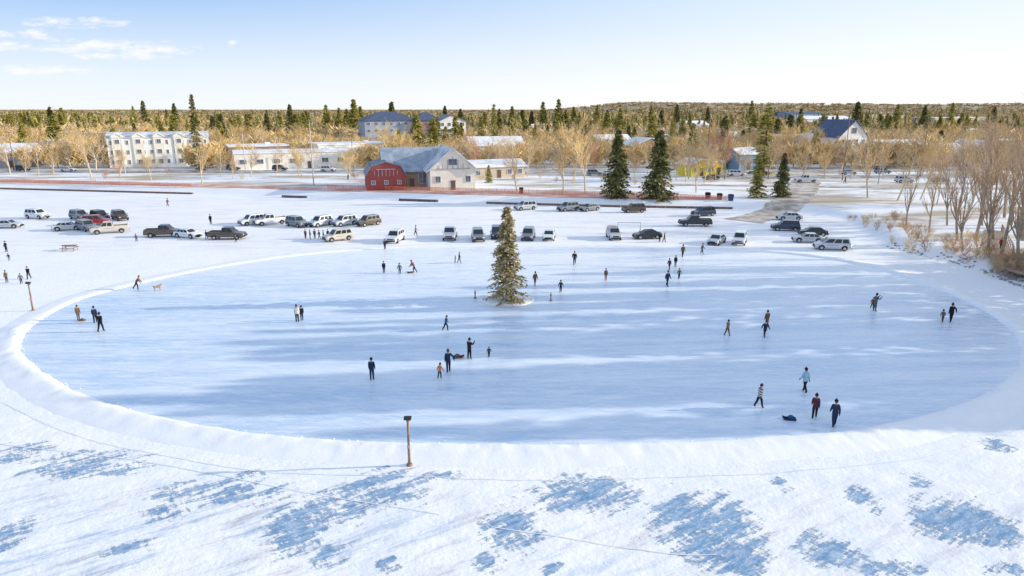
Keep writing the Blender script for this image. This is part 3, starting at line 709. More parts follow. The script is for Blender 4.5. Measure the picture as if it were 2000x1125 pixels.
stuff("bare_woods",5600,[bt_template(s,48,2.0) for s in range(5)],(6.5,11),[m_twig,m_twig3,m_ftw,m_ftw],"massed leafless trees of the far town",330,1500,5,0.9,(1.1,1.8))
stuff("far_woods",2600,[bt_template(s,24,4.0) for s in range(15,19)],(7,9),[m_ftw],"faint woodland on the far horizon",1300,4200,15,0.9,(3.0,6.0))
stuff("spruce_woods",2400,[cn_template(s) for s in range(4)],(8,14),[m_ndl2,m_fnd,m_fnd],"massed far spruces beyond the town",400,1600,6,0.85,(1.0,1.7),True)
stuff("far_spruces",1500,[cn_template(s,30) for s in range(4)],(8,12),[m_fnd],"faint spruces on the far hills",1200,3600,26,0.8,(1.4,2.6),True)
stuff("mid_woods",1900,[bt_template(s,110,1.1) for s in range(5,9)],(6,10.5),[m_twig,m_twig3,m_twig3,m_bark2],"thickets of leafless trees between town houses",226,430,8,1,(1.0,1.5))
# ---------------------------------------------------------------- walls, docks, poles
def wallseg(px0,px1,mt,h_,label):
    a=[G0(p,np.interp(p,[q[0] for q in shore_px],[q[1] for q in shore_px])) for p in np.linspace(px0,px1,12)]
    mb=MB()
    for j in range(11):
        A=Vector((a[j][0],a[j][1]-.3,0)); B=Vector((a[j+1][0],a[j+1][1]-.3,0)); d=B-A; ang=math.atan2(d.y,d.x); M=Matrix.Translation((A+B)/2)@Matrix.Rotation(ang,4,'Z')
        mb.box((0,0,h_/2-.05),(d.length*.98,.4,h_),0,M); mb.box((0,0,h_),(d.length*.995,.6,.07),0,M)
    top(obj("retaining_wall",mb.mesh("retaining_wall",[mt])),label,"wall","low walls along the shore")
wallseg(0,378,m_edge,.34,"low reddish brown timber edge along the snowy shore"); wallseg(552,600,m_trim2,.45,"short dark timber dock edge at the shore"); wallseg(780,856,m_trim2,.45,"short dark timber dock edge at the shore"); wallseg(950,1430,m_edge,.38,"long thin timber edge along the shore promenade")
def fence(px0,py0,px1,py1,n,label):
    pts=[P(px0+(px1-px0)*k/n,py0+(py1-py0)*k/n) for k in range(n+1)]
    root=top(obj("orange_fence",None,None,(0,0,0)),label,"fence","orange fences along the promenade")
    mb=MB()
    for p in pts: mb.tube((p[0],p[1],p[2]-.1),(p[0],p[1],p[2]+1.15),.04,.04,5)
    obj("fence_post",mb.mesh("fence_post",[m_grey]),root)["kind"]="stuff"
    mb=MB()
    for a,b_ in zip(pts[:-1],pts[1:]):
        A=Vector(a);B=Vector(b_);d=B-A;L=d.length;M=Matrix.Translation((A+B)/2)@Matrix.Rotation(math.atan2(d.y,d.x),4,'Z')
        for k in range(6): mb.box((0,-.05,.2+k*.16),(L,.015,.07),0,M)
        for k in range(int(L/.4)): mb.box((-L/2+.2+k*.4,-.052,.6),(.06,.015,.85),0,M)
    obj("netting",mb.mesh("netting",[m_orange]),root)
fence(640,369,1000,378,24,"thin orange plastic snow fence on short posts"); fence(1000,378,1420,392,26,"thin orange plastic snow fence on short posts"); fence(0,357,375,366,24,"thin orange plastic snow fence on short posts")
def post(px,py,H,lab):
    x,y,z=P(px,py); root=top(obj("light_post",None,None,(x,y,z)),lab,"post","floodlight posts around the rink")
    mb=MB(); mb.tube((0,0,-.2),(0,0,H-.15),.085,.065,10); mb.tube((0,0,-.02),(0,0,.14),.2,.15,10)
    obj("pole",mb.mesh("pole",[m_wood]),root)
    mb=MB(); mb.box((0,0,H-.06),(.42,.3,.16)); mb.box((0,-.1,H+.05),(.3,.16,.08)); mb.tube((0,.05,H-.3),(0,.05,H-.12),.1,.1,8)
    obj("floodlight",mb.mesh("floodlight",[m_metal],False,.015),root)
    mb=MB(); mb.tube((-.06,-.09,.1),(-.06,-.09,1.2),.015,.015,5); mb.box((-.02,-.1,1.25),(.12,.07,.2)); obj("junction_box",mb.mesh("junction_box",[m_grey]),root)
post(800,909,3.05,"wooden post with dark floodlight beside the snow bank"); post(65,607,3.0,"wooden post with floodlight by the rink edge")
for px,py,pt,a in [(613,362,235,0),(1645,352,228,1),(1195,338,250,0),(30,335,255,1),(1797,345,235,1),(925,330,262,0),(1500,350,250,1),(245,340,250,0),(1380,330,230,1),(690,330,262,1),(1715,360,300,0),(1880,350,258,0),(480,335,258,0)]:
    x,y,z=P(px,py); H=ztop(y,pt)-z
    if H<4: continue
    root=top(obj("utility_pole" if a else "street_lamp",None,None,(x,y,z)),"wooden utility pole with crossarm beside the street" if a else "tall grey street lamp beside the street","pole" if a else "lamp","street poles")
    mb=MB(); mb.tube((0,0,-.2),(0,0,H),.15,.09,7); obj("pole",mb.mesh("pole",[m_wood if a else m_grey]),root)
    mb=MB()
    if a: mb.box((0,0,H-.6),(2.2,.12,.14)); [mb.tube((s,0,H-.53),(s,0,H-.33),.05,.04,6) for s in(-.95,-.4,.4,.95)]
    else: mb.tube((0,0,H-.1),(1.4,0,H+.1),.05,.04,6); mb.box((1.6,0,H+.08),(.7,.25,.12))
    obj("crossarm" if a else "lamp_head",mb.mesh("arm",[m_wood if a else m_grey]),root)
bwp=[Vector(G0(1938,452,1)),Vector(G0(1955,490,1)),Vector(G0(1985,530,1)),Vector((66,66)),Vector((70,40))]
bw=catmull(bwp,10,False); mb=MB(); rl=MB()
for i in range(len(bw)-1):
    a,b_=bw[i],bw[i+1]; d=b_-a; L=d.length; n_=max(1,int(L/.35)); ang=math.atan2(d.y,d.x)
    for k in range(n_):
        p=a.lerp(b_,(k+.5)/n_); M=Matrix.Translation((p.x,p.y,1.18))@Matrix.Rotation(ang,4,'Z'); mb.box((0,0,0),(L/n_*.9,2.4,.08),0,M)
    M=Matrix.Translation((a.x,a.y,0))@Matrix.Rotation(ang,4,'Z')
    rl.box((0,1.15,1.7),(.1,.1,1.15),0,M); rl.box((L/2,1.15,2.26),(L,.1,.06),0,M); rl.box((L/2,1.15,1.85),(L,.05,.05),0,M)
root=top(obj("boardwalk",None,None,(0,0,0)),"weathered plank boardwalk with railing along the bank","boardwalk")
obj("deck",mb.mesh("deck",[m_deck]),root); obj("railing",rl.mesh("railing",[m_deck]),root)
# ---------------------------------------------------------------- cars
def wheel(r_=.36,w=.24):
    t=MB(); n=20
    rg_=[[(r2*math.cos(a),yy,r2*math.sin(a)) for a in np.linspace(0,2*math.pi,n,endpoint=False)] for yy,r2 in((-w/2,r_*.9),(-w/2+.04,r_),(w/2-.04,r_),(w/2,r_*.9))]
    t.loft(rg_); rm_=MB()
    for s in(-1,1):
        rm_.tube((0,s*(w/2-.02),0),(0,s*(w/2+.012),0),r_*.62,r_*.58,14)
        for k in range(5):
            a=k*2*math.pi/5; M=Matrix.Translation((0,s*(w/2+.015),0))@Matrix.Rotation(a,4,'Y'); rm_.box((0,0,r_*.33),(.06,.02,r_*.5),0,M)
    return t.mesh("tyre",[m_tyre],True), rm_.mesh("rim",[m_rim])
tyre,rimm=wheel()
def car_kind(L,W,belt,Hr,hood,cab,low=.32,rear=None,bed=False,sedan=False):
    body=MB(); hw=W/2
    def ring(x,z0,z1,w): return [(x,-w*.9,z0),(x,-w,z0+.18),(x,-w,z0+(z1-z0)*.72),(x,-w*.9,z1),(x,w*.9,z1),(x,w,z0+(z1-z0)*.72),(x,w,z0+.18),(x,w*.9,z0)]
    rz=rear if rear else belt
    st=[(-L/2,low+.12,rz-.12,hw*.9),(-L/2+.1,low,rz,hw*.97),(cab[0],low,belt if not bed else rz,hw),(cab[0]+.05,low,belt,hw),(cab[3],low,belt,hw),(cab[3]+.1,low,hood+.03,hw),(L/2-.25,low,hood-.1,hw*.97),(L/2-.03,low+.08,hood-.22,hw*.88)]
    body.loft([ring(*s) for s in st])
    cb=MB(); wb,wt=hw*.93,hw*.76
    C=[(cab[0],belt-.03,wb),(cab[1],Hr,wt),(cab[2],Hr,wt),(cab[3],belt-.03,wb)]
    vs=[(x,-w,z) for x,z,w in C]+[(x,w,z) for x,z,w in C]
    cb.add(vs,[(0,1,2,3),(7,6,5,4),(0,4,5,1),(1,5,6,2),(2,6,7,3),(3,7,4,0)])
    cme=cb.mesh("cab",[paint['white']],True,.05)
    o_=len(body.v); body.v+=[tuple(v.co) for v in cme.vertices]; body.f+=[tuple(i+o_ for i in p.vertices) for p in cme.polygons]; body.m+=[0]*len(cme.polygons)
    if bed:
        x0,x1=-L/2+.12,cab[0]-.08; body.box(((x0+x1)/2,0,rz+.004),(x1-x0,W*.72,.02),1)
        for s in(-1,1): body.box(((x0+x1)/2,s*W*.42,rz+.06),(x1-x0,.12,.12),0)
        body.box((x0,0,rz+.06),(.1,W*.74,.12),0)
    body.box((L/2-.02,0,low+.14),(.10,W*.82,.2),1); body.box((-L/2+.01,0,low+.12),(.10,W*.84,.2),1); body.box((L/2-.02,0,hood-.33),(.06,W*.5,.16),1)
    wx=L*.31
    for s in(-1,1):
        for q in(-1,1):
            pts=[(q*wx+.46*math.cos(a),s*(hw+.006),.36+.46*math.sin(a)) for a in np.linspace(0,math.pi,12)]
            body.add(pts,[tuple(range(12)) if s<0 else tuple(range(11,-1,-1))],1)
        body.box((cab[3]-.15,s*(hw+.09),belt+.07),(.14,.18,.13),0)
        body.box((0,s*(hw+.004),belt-.28),(L*.3,.015,.03),1)
    bme=body.mesh("car_body",[paint['white'],m_trim],False)
    g=MB()
    def lerp(a,b_,t): return tuple(a[i]+(b_[i]-a[i])*t for i in range(3))
    def quad(A,B,C_,D_,u0,u1,v0,v1,off):
        pt=lambda u,v: Vector(lerp(lerp(A,B,u),lerp(D_,C_,u),v))
        q=[pt(u0,v0),pt(u1,v0),pt(u1,v1),pt(u0,v1)]; n=(q[1]-q[0]).cross(q[3]-q[0]).normalized()
        mid=sum(q,Vector())/4
        if n.dot(mid-Vector((0,0,belt+.1)))<0: n=-n
        q=[p+n*off for p in q]; g.add(q+[p-n*.03 for p in q],[(0,1,2,3),(0,4,5,1),(1,5,6,2),(2,6,7,3),(3,7,4,0)])
    for s in(-1,1):
        A=(C[0][0],s*C[0][2],C[0][1]);B=(C[3][0],s*C[3][2],C[3][1]);C_=(C[2][0],s*C[2][2],C[2][1]);D_=(C[1][0],s*C[1][2],C[1][1])
        cuts=[(.06,.30),(.34,.60),(.64,.94)] if not bed else [(.08,.46),(.52,.93)]
        for u0,u1 in cuts: quad(A,B,C_,D_,u0,u1,.16,.86,.008)
    A=(C[3][0],-C[3][2],C[3][1]);B=(C[3][0],C[3][2],C[3][1]);C_=(C[2][0],C[2][2],C[2][1]);D_=(C[2][0],-C[2][2],C[2][1]); quad(A,B,C_,D_,.07,.93,.12,.9,.008)
    A=(C[0][0],-C[0][2],C[0][1]);B=(C[0][0],C[0][2],C[0][1]);C_=(C[1][0],C[1][2],C[1][1]);D_=(C[1][0],-C[1][2],C[1][1]); quad(A,B,C_,D_,.1,.9,.2,.85,.008)
    gme=g.mesh("car_glass",[m_glass])
    hl=MB(); hl.box((0,0,0),(.12,.32,.15)); hl=hl.mesh("headlight",[m_head],True,.03)
    tl=MB(); tl.box((0,0,0),(.1,.2,.26 if not sedan else .16)); tl=tl.mesh("taillight",[m_tail],True,.02)
    parts=[("body",bme,(0,0,0),[]),("window_glass",gme,(0,0,0),[])]
    for s in(-1,1):
        parts+=[("headlight",hl,(L/2-.06,s*hw*.70,hood-.3),[]),("taillight",tl,(-L/2+.07,s*hw*.80,rz-.25),[])]
        for q in(-1,1): parts.append(("wheel",tyre,(q*wx,s*(hw-.10),.36),[("rim",rimm,(0,0,0),[])]))
    return parts
CK={'suv':car_kind(4.6,1.9,1.08,1.80,1.05,(-2.2,-1.95,.45,1.15)),
    'van':car_kind(5.0,1.95,1.05,1.78,1.0,(-2.4,-2.1,.65,1.65)),
    'sedan':car_kind(4.5,1.8,.92,1.43,.90,(-1.85,-1.05,.35,1.15),low=.26,rear=.94,sedan=True),
    'pickup':car_kind(5.7,2.0,1.18,1.95,1.15,(-.65,-.5,.75,1.4),low=.42,rear=1.16,bed=True)}
nice={'suv':"SUV",'van':"minivan",'sedan':"sedan car",'pickup':"pickup truck"}
cars=[(67,428,'suv','white',-20),(150,430,'suv','grey',-35),(190,431,'suv','black',-40),(229,431,'suv','brown',-40),(126,451,'sedan','silver',20),(163,452,'suv','grey',-35),(183,441,'suv','red',15),(208,457,'pickup','beige',210),(315,464,'pickup','brown',5),(362,466,'sedan','white',-20),(440,469,'pickup','brown',3),(488,440,'suv','white',225),(525,440,'pickup','white',215),(577,444,'suv','grey',-35),(623,443,'suv','silver',235),(657,472,'suv','beige',218),(670,442,'suv','silver',232),(717,442,'suv','brown',225),
 (770,474,'suv','white',262),(878,468,'pickup','silver',268),(933,471,'suv','grey',272),(970,466,'suv','navy',270),(1032,469,'suv','grey',265),(1073,469,'sedan','white',260),(1200,468,'suv','silver',275),(1266,468,'sedan','black',185),(1360,443,'pickup','black',178),(1376,423,'suv','navy',200),(1403,478,'sedan','silver',240),(1448,478,'suv','white',250),
 (1026,411,'suv','silver',205),(1110,413,'suv','grey',210),(1152,413,'sedan','grey',215),(1239,416,'suv','brown',190),(1538,452,'suv','navy',168),(1545,431,'sedan','silver',180),(1582,475,'sedan','silver',168),(1592,462,'sedan','black',165),(1630,490,'van','silver',170),(8,447,'sedan','silver',10),
 (1577,357,'pickup','white',175),(1390,352,'sedan','black',180),(1727,340,'suv','grey',0),(1490,343,'sedan','red',0),(372,319,'suv','blue',20),(335,322,'sedan','grey',10),(545,334,'suv','navy',0),(455,333,'suv','brown',0),(1930,358,'suv','white',180),(1162,344,'suv','grey',0),(1190,344,'sedan','white',0),(1215,346,'suv','black',5),(1440,345,'van','white',0),(820,345,'sedan','white',0),(40,335,'suv','black',0),(130,336,'sedan','white',0),(640,336,'suv','white',0),(1660,342,'sedan','silver',0),(1770,358,'suv','silver',0),(1840,358,'sedan','grey',0)]
for px,py,k,c_,hd in cars:
    x,y,z=P(px,py); y+=1.0
    z=h1(x,y)
    on="on the frozen lake snow" if py>400 else "on the town street"
    inst(CK[k],"parked_"+{'suv':'car','van':'van','sedan':'car','pickup':'truck'}[k],(x,y,z+(.08 if py<400 else .0)),R(hd+random.uniform(-4,4)),1.0,f"{c_} {nice[k]} parked {on}",{'suv':'car','van':'van','sedan':'car','pickup':'truck'}[k],"cars parked on the ice" if py>400 else "cars parked in town",over={"paint_white":paint[c_]})
# ---------------------------------------------------------------- people
pm_j=mat("cloth_jacket",(.03,.03,.04)); pm_t=mat("cloth_trousers",(.03,.03,.035)); pm_s=mat("skin_tone",(.55,.34,.25)); pm_g=mat("cloth_glove",(.03,.03,.03)); pm_b=mat("skate_boot",(.04,.04,.04)); pm_h=mat("cloth_hat",(.04,.04,.05)); pm_e=mat("eye_dark",(.02,.02,.02)); pm_hair=mat("hair_brown",(.08,.05,.03))
def skin_mesh(V,E,Rd,root,lv):
    me=bpy.data.meshes.new("sk"); me.from_pydata(V,E,[]); o=bpy.data.objects.new("sk",me); COL.objects.link(o)
    m=o.modifiers.new("s",'SKIN'); m.use_smooth_shade=True
    sk=me.skin_vertices[0].data
    for i,r_ in enumerate(Rd): sk[i].radius=r_ if isinstance(r_,tuple) else (r_,r_); sk[i].use_root=(i==root)
    s=o.modifiers.new("u",'SUBSURF'); s.levels=lv; s.render_levels=lv
    bpy.context.view_layer.update(); dg=bpy.context.evaluated_depsgraph_get()
    r=bpy.data.meshes.new_from_object(o.evaluated_get(dg)); bpy.data.objects.remove(o); return r
def person_kind(legs=((5,5),(-5,5)),arms=((10,12,15),(-10,12,15)),lean=0,head=0,child=False):
    V=[];E=[];Rd=[];bones=[]
    def add(p,r_,par=None,zone=0):
        V.append(Vector(p)); Rd.append(r_); i=len(V)-1
        if par is not None: E.append((par,i)); bones.append((par,i,zone))
        return i
    pel=add((0,0,.95),(.165,.135)); wai=add((0,0,1.10),(.155,.13),pel,0); che=add((0,0,1.30),(.18,.145),wai,0); nb=add((0,0,1.45),(.10,.09),che,0)
    nk=add((0,-.01,1.52),.058,nb,2); hs=1.15 if child else 1.0
    hd_=add((0,-.02,1.60),(.082*hs,.095*hs),nk,2); ht=add((0,-.02,1.60+.085*hs),(.088*hs,.098*hs),hd_,2); hp=add((0,-.02,1.60+.14*hs),(.06*hs,.07*hs),ht,2)
    upper=[wai,che,nb,nk,hd_,ht,hp]; hands=[]
    for s,(a,ou,el) in zip((-1,1),arms):
        a,ou,el=R(a),R(ou),R(el)
        shd=Vector((s*.18,0,1.41)); i0=add(shd,.088,che,0)
        d=Vector((s*math.sin(ou),-math.sin(a)*math.cos(ou),-math.cos(a)*math.cos(ou))); e=shd+d*.28; i1=add(e,.070,i0,0)
        a2=a+el; o2=ou*.3; d2=Vector((s*math.sin(o2),-math.sin(a2)*math.cos(o2),-math.cos(a2)*math.cos(o2))); w_=e+d2*.24; i2=add(w_,.052,i1,0)
        hnd=w_+d2*.08; i3=add(hnd,(.042,.026),i2,3); upper+=[i0,i1,i2,i3]; hands.append((i3,d2,s))
    for s,(h_,k_) in zip((-1,1),legs):
        h_,k_=R(h_),R(k_)
        hp_=Vector((s*.09,0,.90)); i0=add(hp_,.112,pel,1)
        kn=hp_+Vector((s*.005,-math.sin(h_)*.43,-math.cos(h_)*.43)); i1=add(kn,.082,i0,1)
        an=kn+Vector((s*.0,-math.sin(h_-k_)*.40,-math.cos(h_-k_)*.40)); i2=add(an,.062,i1,1)
        ft=an+Vector((s*.02,-.14,-.05)); i3=add(ft,(.045,.04),i2,4)
    Lr=Matrix.Rotation(R(lean),3,'X'); pv=V[pel].copy()
    for i in upper: V[i]=pv+Lr@(V[i]-pv)
    Hr_=Matrix.Rotation(R(head),3,'X'); nv=V[nk].copy()
    for i in(hd_,ht,hp): V[i]=nv+Hr_@(V[i]-nv)
    me=skin_mesh([tuple(v) for v in V],E,Rd,pel,2)
    allv=[tuple(v.co) for v in me.vertices]; allf=[tuple(p.vertices) for p in me.polygons]
    mi=[]
    B=[(V[a],V[b_],z) for a,b_,z in bones]
    for p in me.polygons:
        c_=p.center; best=9;bz=0
        for a,b_,z in B:
            ab=b_-a; t=max(0,min(1,(c_-a).dot(ab)/ab.length_squared)); d=(c_-(a+ab*t)).length
            if d<best: best=d;bz=z
        if bz==1 and c_.z>.84 and abs(lean)<50: bz=0
        mi.append(bz)
    for i3,d2,s in hands:
        p0=V[i3]; dd=Lr@d2; side=(Lr@Vector((0,-1,0))); side=(side-dd*side.dot(dd)).normalized(); palm=(-dd.cross(side)).normalized()
        for k,(off,ln) in enumerate(((-.028,.065),(-.010,.075),(.010,.08),(.028,.07),(.045,.05))):
            b0_=p0+side*off*(1 if k<4 else .6)
            d1=dd if k<4 else (dd*.6+side*.8).normalized()
            vv=[b0_,b0_+d1*ln*.55,b0_+d1*ln*.8+palm*s*.012,b0_+d1*ln+palm*s*.035]
            fm=skin_mesh([tuple(v) for v in vv],[(0,1),(1,2),(2,3)],[.011,.010,.009,.008],0,1)
            o_=len(allv); allv+=[tuple(v.co) for v in fm.vertices]; allf+=[tuple(j+o_ for j in p.vertices) for p in fm.polygons]; mi+=[3]*len(fm.polygons)
    HM=Matrix.Translation(V[hd_])@(Lr@Hr_).to_4x4(); f=MB(); q=hs
    f.loft([[HM@Vector((x_*q,y_*q,z_*q)) for x_,y_ in((-.016,-.075),(.016,-.075),(0,-.12))] for z_ in(.0,.015)]); nface=len(f.f)
    for s in(-1,1):
        f.box((s*.034*q,-.088*q,.045*q),(.026*q,.02*q,.014*q),5,HM); f.box((s*.092*q,.0,.03*q),(.02*q,.035*q,.055*q),2,HM)
    f.box((0,-.086*q,-.03*q),(.045*q,.02*q,.01*q),5,HM)
    f.m[:nface]=[2]*nface
    o_=len(allv); allv+=[tuple(v) for v in f.v]; allf+=[tuple(j+o_ for j in ff) for ff in f.f]; mi+=f.m
    zmin=min(v[2] for v in allv); allv=[(v[0],v[1],v[2]-zmin) for v in allv]
    bm_=bpy.data.meshes.new("person_body"); bm_.from_pydata(allv,[],allf)
    for m_ in(pm_j,pm_t,pm_s,pm_g,pm_b,pm_e): bm_.materials.append(m_)
    bm_.polygons.foreach_set('material_index',mi); bm_.polygons.foreach_set('use_smooth',[True]*len(mi)); bm_.update()
    hb=MB(); HT=Matrix.Translation((0,0,-zmin))@Matrix.Translation(V[ht])@(Lr@Hr_).to_4x4(); rg_=[]
    for zz,rr_ in((-.01,.112),(.03,.118),(.035,.112),(.08,.095),(.115,.06),(.135,.02)):
        rg_.append([HT@Vector((rr_*q*math.cos(a),rr_*q*1.08*math.sin(a)+.008,zz*q)) for a in np.linspace(0,2*math.pi,14,endpoint=False)])
    hb.loft(rg_); hb.loft([[HT@Vector((r2*math.cos(a),r2*math.sin(a),z2)) for a in np.linspace(0,2*math.pi,8,endpoint=False)] for z2,r2 in((.12*q,.02),(.14*q,.035),(.165*q,.03),(.18*q,.01))])
    hm=hb.mesh("hat",[pm_h],True)
    hr=MB(); rg_=[]
    for zz,rr_ in((-.10,.07),(-.05,.098),(.0,.104)):
        rg_.append([HT@Vector((rr_*q*math.cos(a),rr_*q*math.sin(a)+.025,zz*q)) for a in np.linspace(R(10),R(170),10)])
    hr.loft(rg_); hrm=hr.mesh("hair",[pm_hair],True)
    return bm_,hm,hrm
PK={'stand':person_kind(((3,3),(-3,3)),((8,6,12),(5,6,16))),
    'walk':person_kind(((18,8),(-16,14)),((-18,7,18),(18,7,26)),lean=4),
    'skate':person_kind(((24,26),(-24,12)),((-25,18,25),(30,14,35)),lean=12,head=-8),
    'lean':person_kind(((18,25),(-28,10)),((50,12,15),(60,10,10)),lean=32,head=-20),
    'armout':person_kind(((10,6),(-10,8)),((5,42,10),(-5,7,20)),lean=2),
    'child':person_kind(((12,14),(-12,12)),((20,26,20),(-10,26,20)),lean=8,child=True),
    'photo':person_kind(((4,4),(-4,4)),((48,10,95),(52,8,90)),lean=0,head=5)}
CL={}
def cloth(c_,stripe=False):
    k=(c_,stripe)
    if k not in CL:
        m=mat("cloth_%d"%len(CL),c_,ns=12,rough=.9,var=.15)
        if stripe:
            m,nt,b=nodes_of("cloth_striped"); w=nt.nodes.new('ShaderNodeTexWave'); w.bands_direction='Z'; w.inputs['Scale'].default_value=2.0
            tc=nt.nodes.new('ShaderNodeTexCoord'); nt.links.new(tc.outputs['Object'],w.inputs[0]); nt.links.new(mixn(nt,rampn(nt,w.outputs['Fac'],.45,.55),(.02,.02,.02),(.75,.72,.7)),b.inputs['Base Color'])
        CL[k]=m
    return CL[k]
cn=dict(black=(.015,.016,.02),navy=(.02,.035,.08),grey=(.12,.12,.13),brown=(.17,.09,.045),tan=(.30,.18,.09),white=(.7,.7,.7),ltblue=(.34,.54,.64),orange=(.65,.22,.10),red=(.42,.03,.03),blue=(.03,.09,.20),maroon=(.11,.03,.05),teal=(.04,.12,.17))
ppl=[(154,625,27,'brown','grey','stand',60),(187,631,33,'navy','black','walk',200),(198,648,38,'black','black','walk',180),(268,566,26,'brown','black','lean',100),(57,545,25,'black','black','walk',0),(42,554,20,'grey','black','child',30),(14,552,22,'tan','grey','stand',0),(13,492,21,'navy','black','stand',0),(18,509,14,'black','grey','child',0),
(581,629,34,'white','black','stand',180),(590,626,29,'black','navy','stand',190),(750,533,21,'black','black','stand',0),(781,536,22,'grey','navy','child',0),(809,533,25,'brown','black','lean',250),(752,487,20,'navy','black','stand',20),(812,460,20,'tan','black','walk',90),(897,514,18,'black','grey','walk',100),(889,513,13,'grey','black','child',80),
(871,646,26,'blue','black','skate',120),(917,701,41,'black','black','photo',150),(876,727,47,'navy','navy','armout',180),(859,739,30,'orange','black','child',140),(955,698,20,'black','black','child',0),(727,742,44,'navy','navy','stand',190),
(1045,558,28,'brown','grey','walk',10),(1095,571,24,'navy','black','child',0),(1122,517,28,'black','navy','skate',0),(1183,548,23,'brown','tan','stand',0),(1303,559,31,'navy','navy','walk',30),(1326,545,21,'grey','black','child',0),(1307,527,22,'navy','black','walk',200),(1319,521,20,'black','grey','stand',0),(1333,502,24,'brown','black','walk',0),(1371,496,21,'grey','black','walk',40),
(1420,656,32,'tan','brown','walk',100),(1497,640,34,'brown','tan','stand',180),(1493,658,34,'navy','black','skate',0),(1708,608,37,'grey','grey','photo',90),(1703,603,22,'brown','black','child',120),(1856,629,39,'black','black','armout',180),(1840,630,25,'grey','brown','child',170),(1571,766,53,'ltblue','black','walk',195),(1482,796,48,'S','black','walk',90),(1590,817,50,'maroon','black','walk',160),(1628,833,60,'navy','navy','walk',170),
(412,438,19,'black','black','stand',0),(267,472,15,'grey','black','child',0),(404,468,18,'black','grey','walk',0),(597,466,17,'brown','black','stand',30),(606,467,18,'black','black','stand',100),(615,466,18,'grey','black','stand',200),(624,467,18,'navy','grey','walk',270),(632,468,17,'brown','black','stand',100),(641,466,17,'black','navy','stand',0),(461,473,14,'grey','black','child',0),(1288,472,17,'black','black','stand',0),(1297,473,18,'brown','black','walk',90),(328,403,16,'brown','brown','walk',90),(1953,489,22,'red','black','walk',0),(1650,358,15,'black','black','walk',90),(680,352,14,'navy','black','walk',90)]
hats=['black','navy','grey','black','brown','black','maroon']
for i,(px,py,hp_,jc,tc_,ps,hd) in enumerate(ppl):
    x,y,z=P(px,py)
    if px==1953: z=1.22
    dep=y*cp+(HC-z)*sp; Hm=hp_/FPX*dep*1.04; ch=ps=='child'
    Hm=min(1.9,max(1.5,Hm)) if not ch else min(1.45,max(.95,Hm))
    if ps=='lean': Hm=1.75
    bme,hme,hrm=PK[ps]; s=Hm/1.80
    rz=R(hd+random.uniform(-12,12))
    o=obj("person",bme,None,(x,y,z+(.012 if sdist([x],[y],RO)[0]>0 else .0)),(0,0,rz),(s,s,s))
    J=cloth((.2,.2,.2),True) if jc=='S' else cloth(cn[jc])
    for k,m_ in((0,J),(1,cloth(cn[tc_])),(3,cloth(cn[random.choice(['black','grey','navy'])])),(4,cloth(cn['black' if i%3 else 'grey']))):
        o.material_slots[k].link='OBJECT'; o.material_slots[k].material=m_
    hc=random.choice(hats); h_=obj("hat",hme,o); h_.material_slots[0].link='OBJECT'; h_.material_slots[0].material=cloth(cn[hc])
    obj("hair",hrm,o)
    act={'stand':'standing','walk':'walking','skate':'skating','lean':'leaning forward','armout':'one arm out','child':'arms spread','photo':'hands raised'}[ps]
    jn={'S':'striped','ltblue':'pale blue'}.get(jc,jc)
    top(o,f"{'child' if ch else 'adult'} in {jn} jacket, {tc_} trousers, {act} on the {'ice' if sdist([x],[y],RO)[0]>0 else 'snow'}","person")
def sled(px,py,cc,rz,lab,load=None,s=1.0):
    x,y,z=P(px,py); root=top(obj("sled",None,None,(x,y,z+.012),(0,0,R(rz)),(s,s,s)),lab,"sled")
    mb=MB(); rg_=[]
    for xx,w,zl in((-.55,.20,.05),(-.4,.27,.02),(.3,.26,.02),(.5,.2,.08),(.62,.12,.2)):
        rg_.append([(xx,-w,zl+.16),(xx,-w*.9,zl),(xx,w*.9,zl),(xx,w,zl+.16),(xx,w*.88,zl+.16),(xx,w*.8,zl+.03),(xx,-w*.8,zl+.03),(xx,-w*.88,zl+.16)])
    mb.loft(rg_); obj("tub",mb.mesh("tub",[cloth(cn[cc])]),root)
    mb=MB(); mb.tube((.6,0,.2),(1.0,0,.03),.01,.01,4); obj("pull_rope",mb.mesh("rope",[m_trim]),root)
    if load:
        mb=MB(); rg_=[[(math.cos(a)*r_*1.3-.1,math.sin(a)*r_,zz) for a in np.linspace(0,6.28,10,endpoint=False)] for zz,r_ in((.06,.18),(.18,.24),(.32,.22),(.42,.12))]
        mb.loft(rg_); obj("blanket_bundle",mb.mesh("bundle",[cloth(cn[load])],True),root)
sled(1542,820,'navy',170,"small dark sled loaded with a blue bundle",'blue',.75); sled(895,699,'brown',5,"low brown sled being pulled over the ice",'grey',.8); sled(160,627,'tan',190,"small tan sled beside a standing adult",'brown',.6); sled(801,533,'brown',200,"small brown sled behind a leaning adult",None,.7)
x,y,z=P(308,568)
V=[(-.28,0,.48),(0,0,.47),(.26,0,.52),(.38,0,.66),(.46,0,.74),(.60,0,.71),(-.42,0,.56),(-.55,0,.66),
 (.26,-.09,.40),(.25,-.1,.2),(.26,-.1,.04),(.26,.09,.40),(.25,.1,.2),(.30,.1,.04),(-.28,-.09,.38),(-.20,-.1,.26),(-.33,-.1,.17),(-.28,-.1,.03),(-.28,.09,.38),(-.2,.1,.26),(-.33,.1,.17),(-.28,.1,.03),(.42,-.06,.84),(.42,.06,.84)]
E=[(0,1),(1,2),(2,3),(3,4),(4,5),(0,6),(6,7),(2,8),(8,9),(9,10),(2,11),(11,12),(12,13),(0,14),(14,15),(15,16),(16,17),(0,18),(18,19),(19,20),(20,21),(4,22),(4,23)]
Rd=[.12,.125,.15,.09,.085,.04,.04,.025,.06,.04,.035,.06,.04,.035,.075,.05,.03,.03,.075,.05,.03,.03,.02,.02]
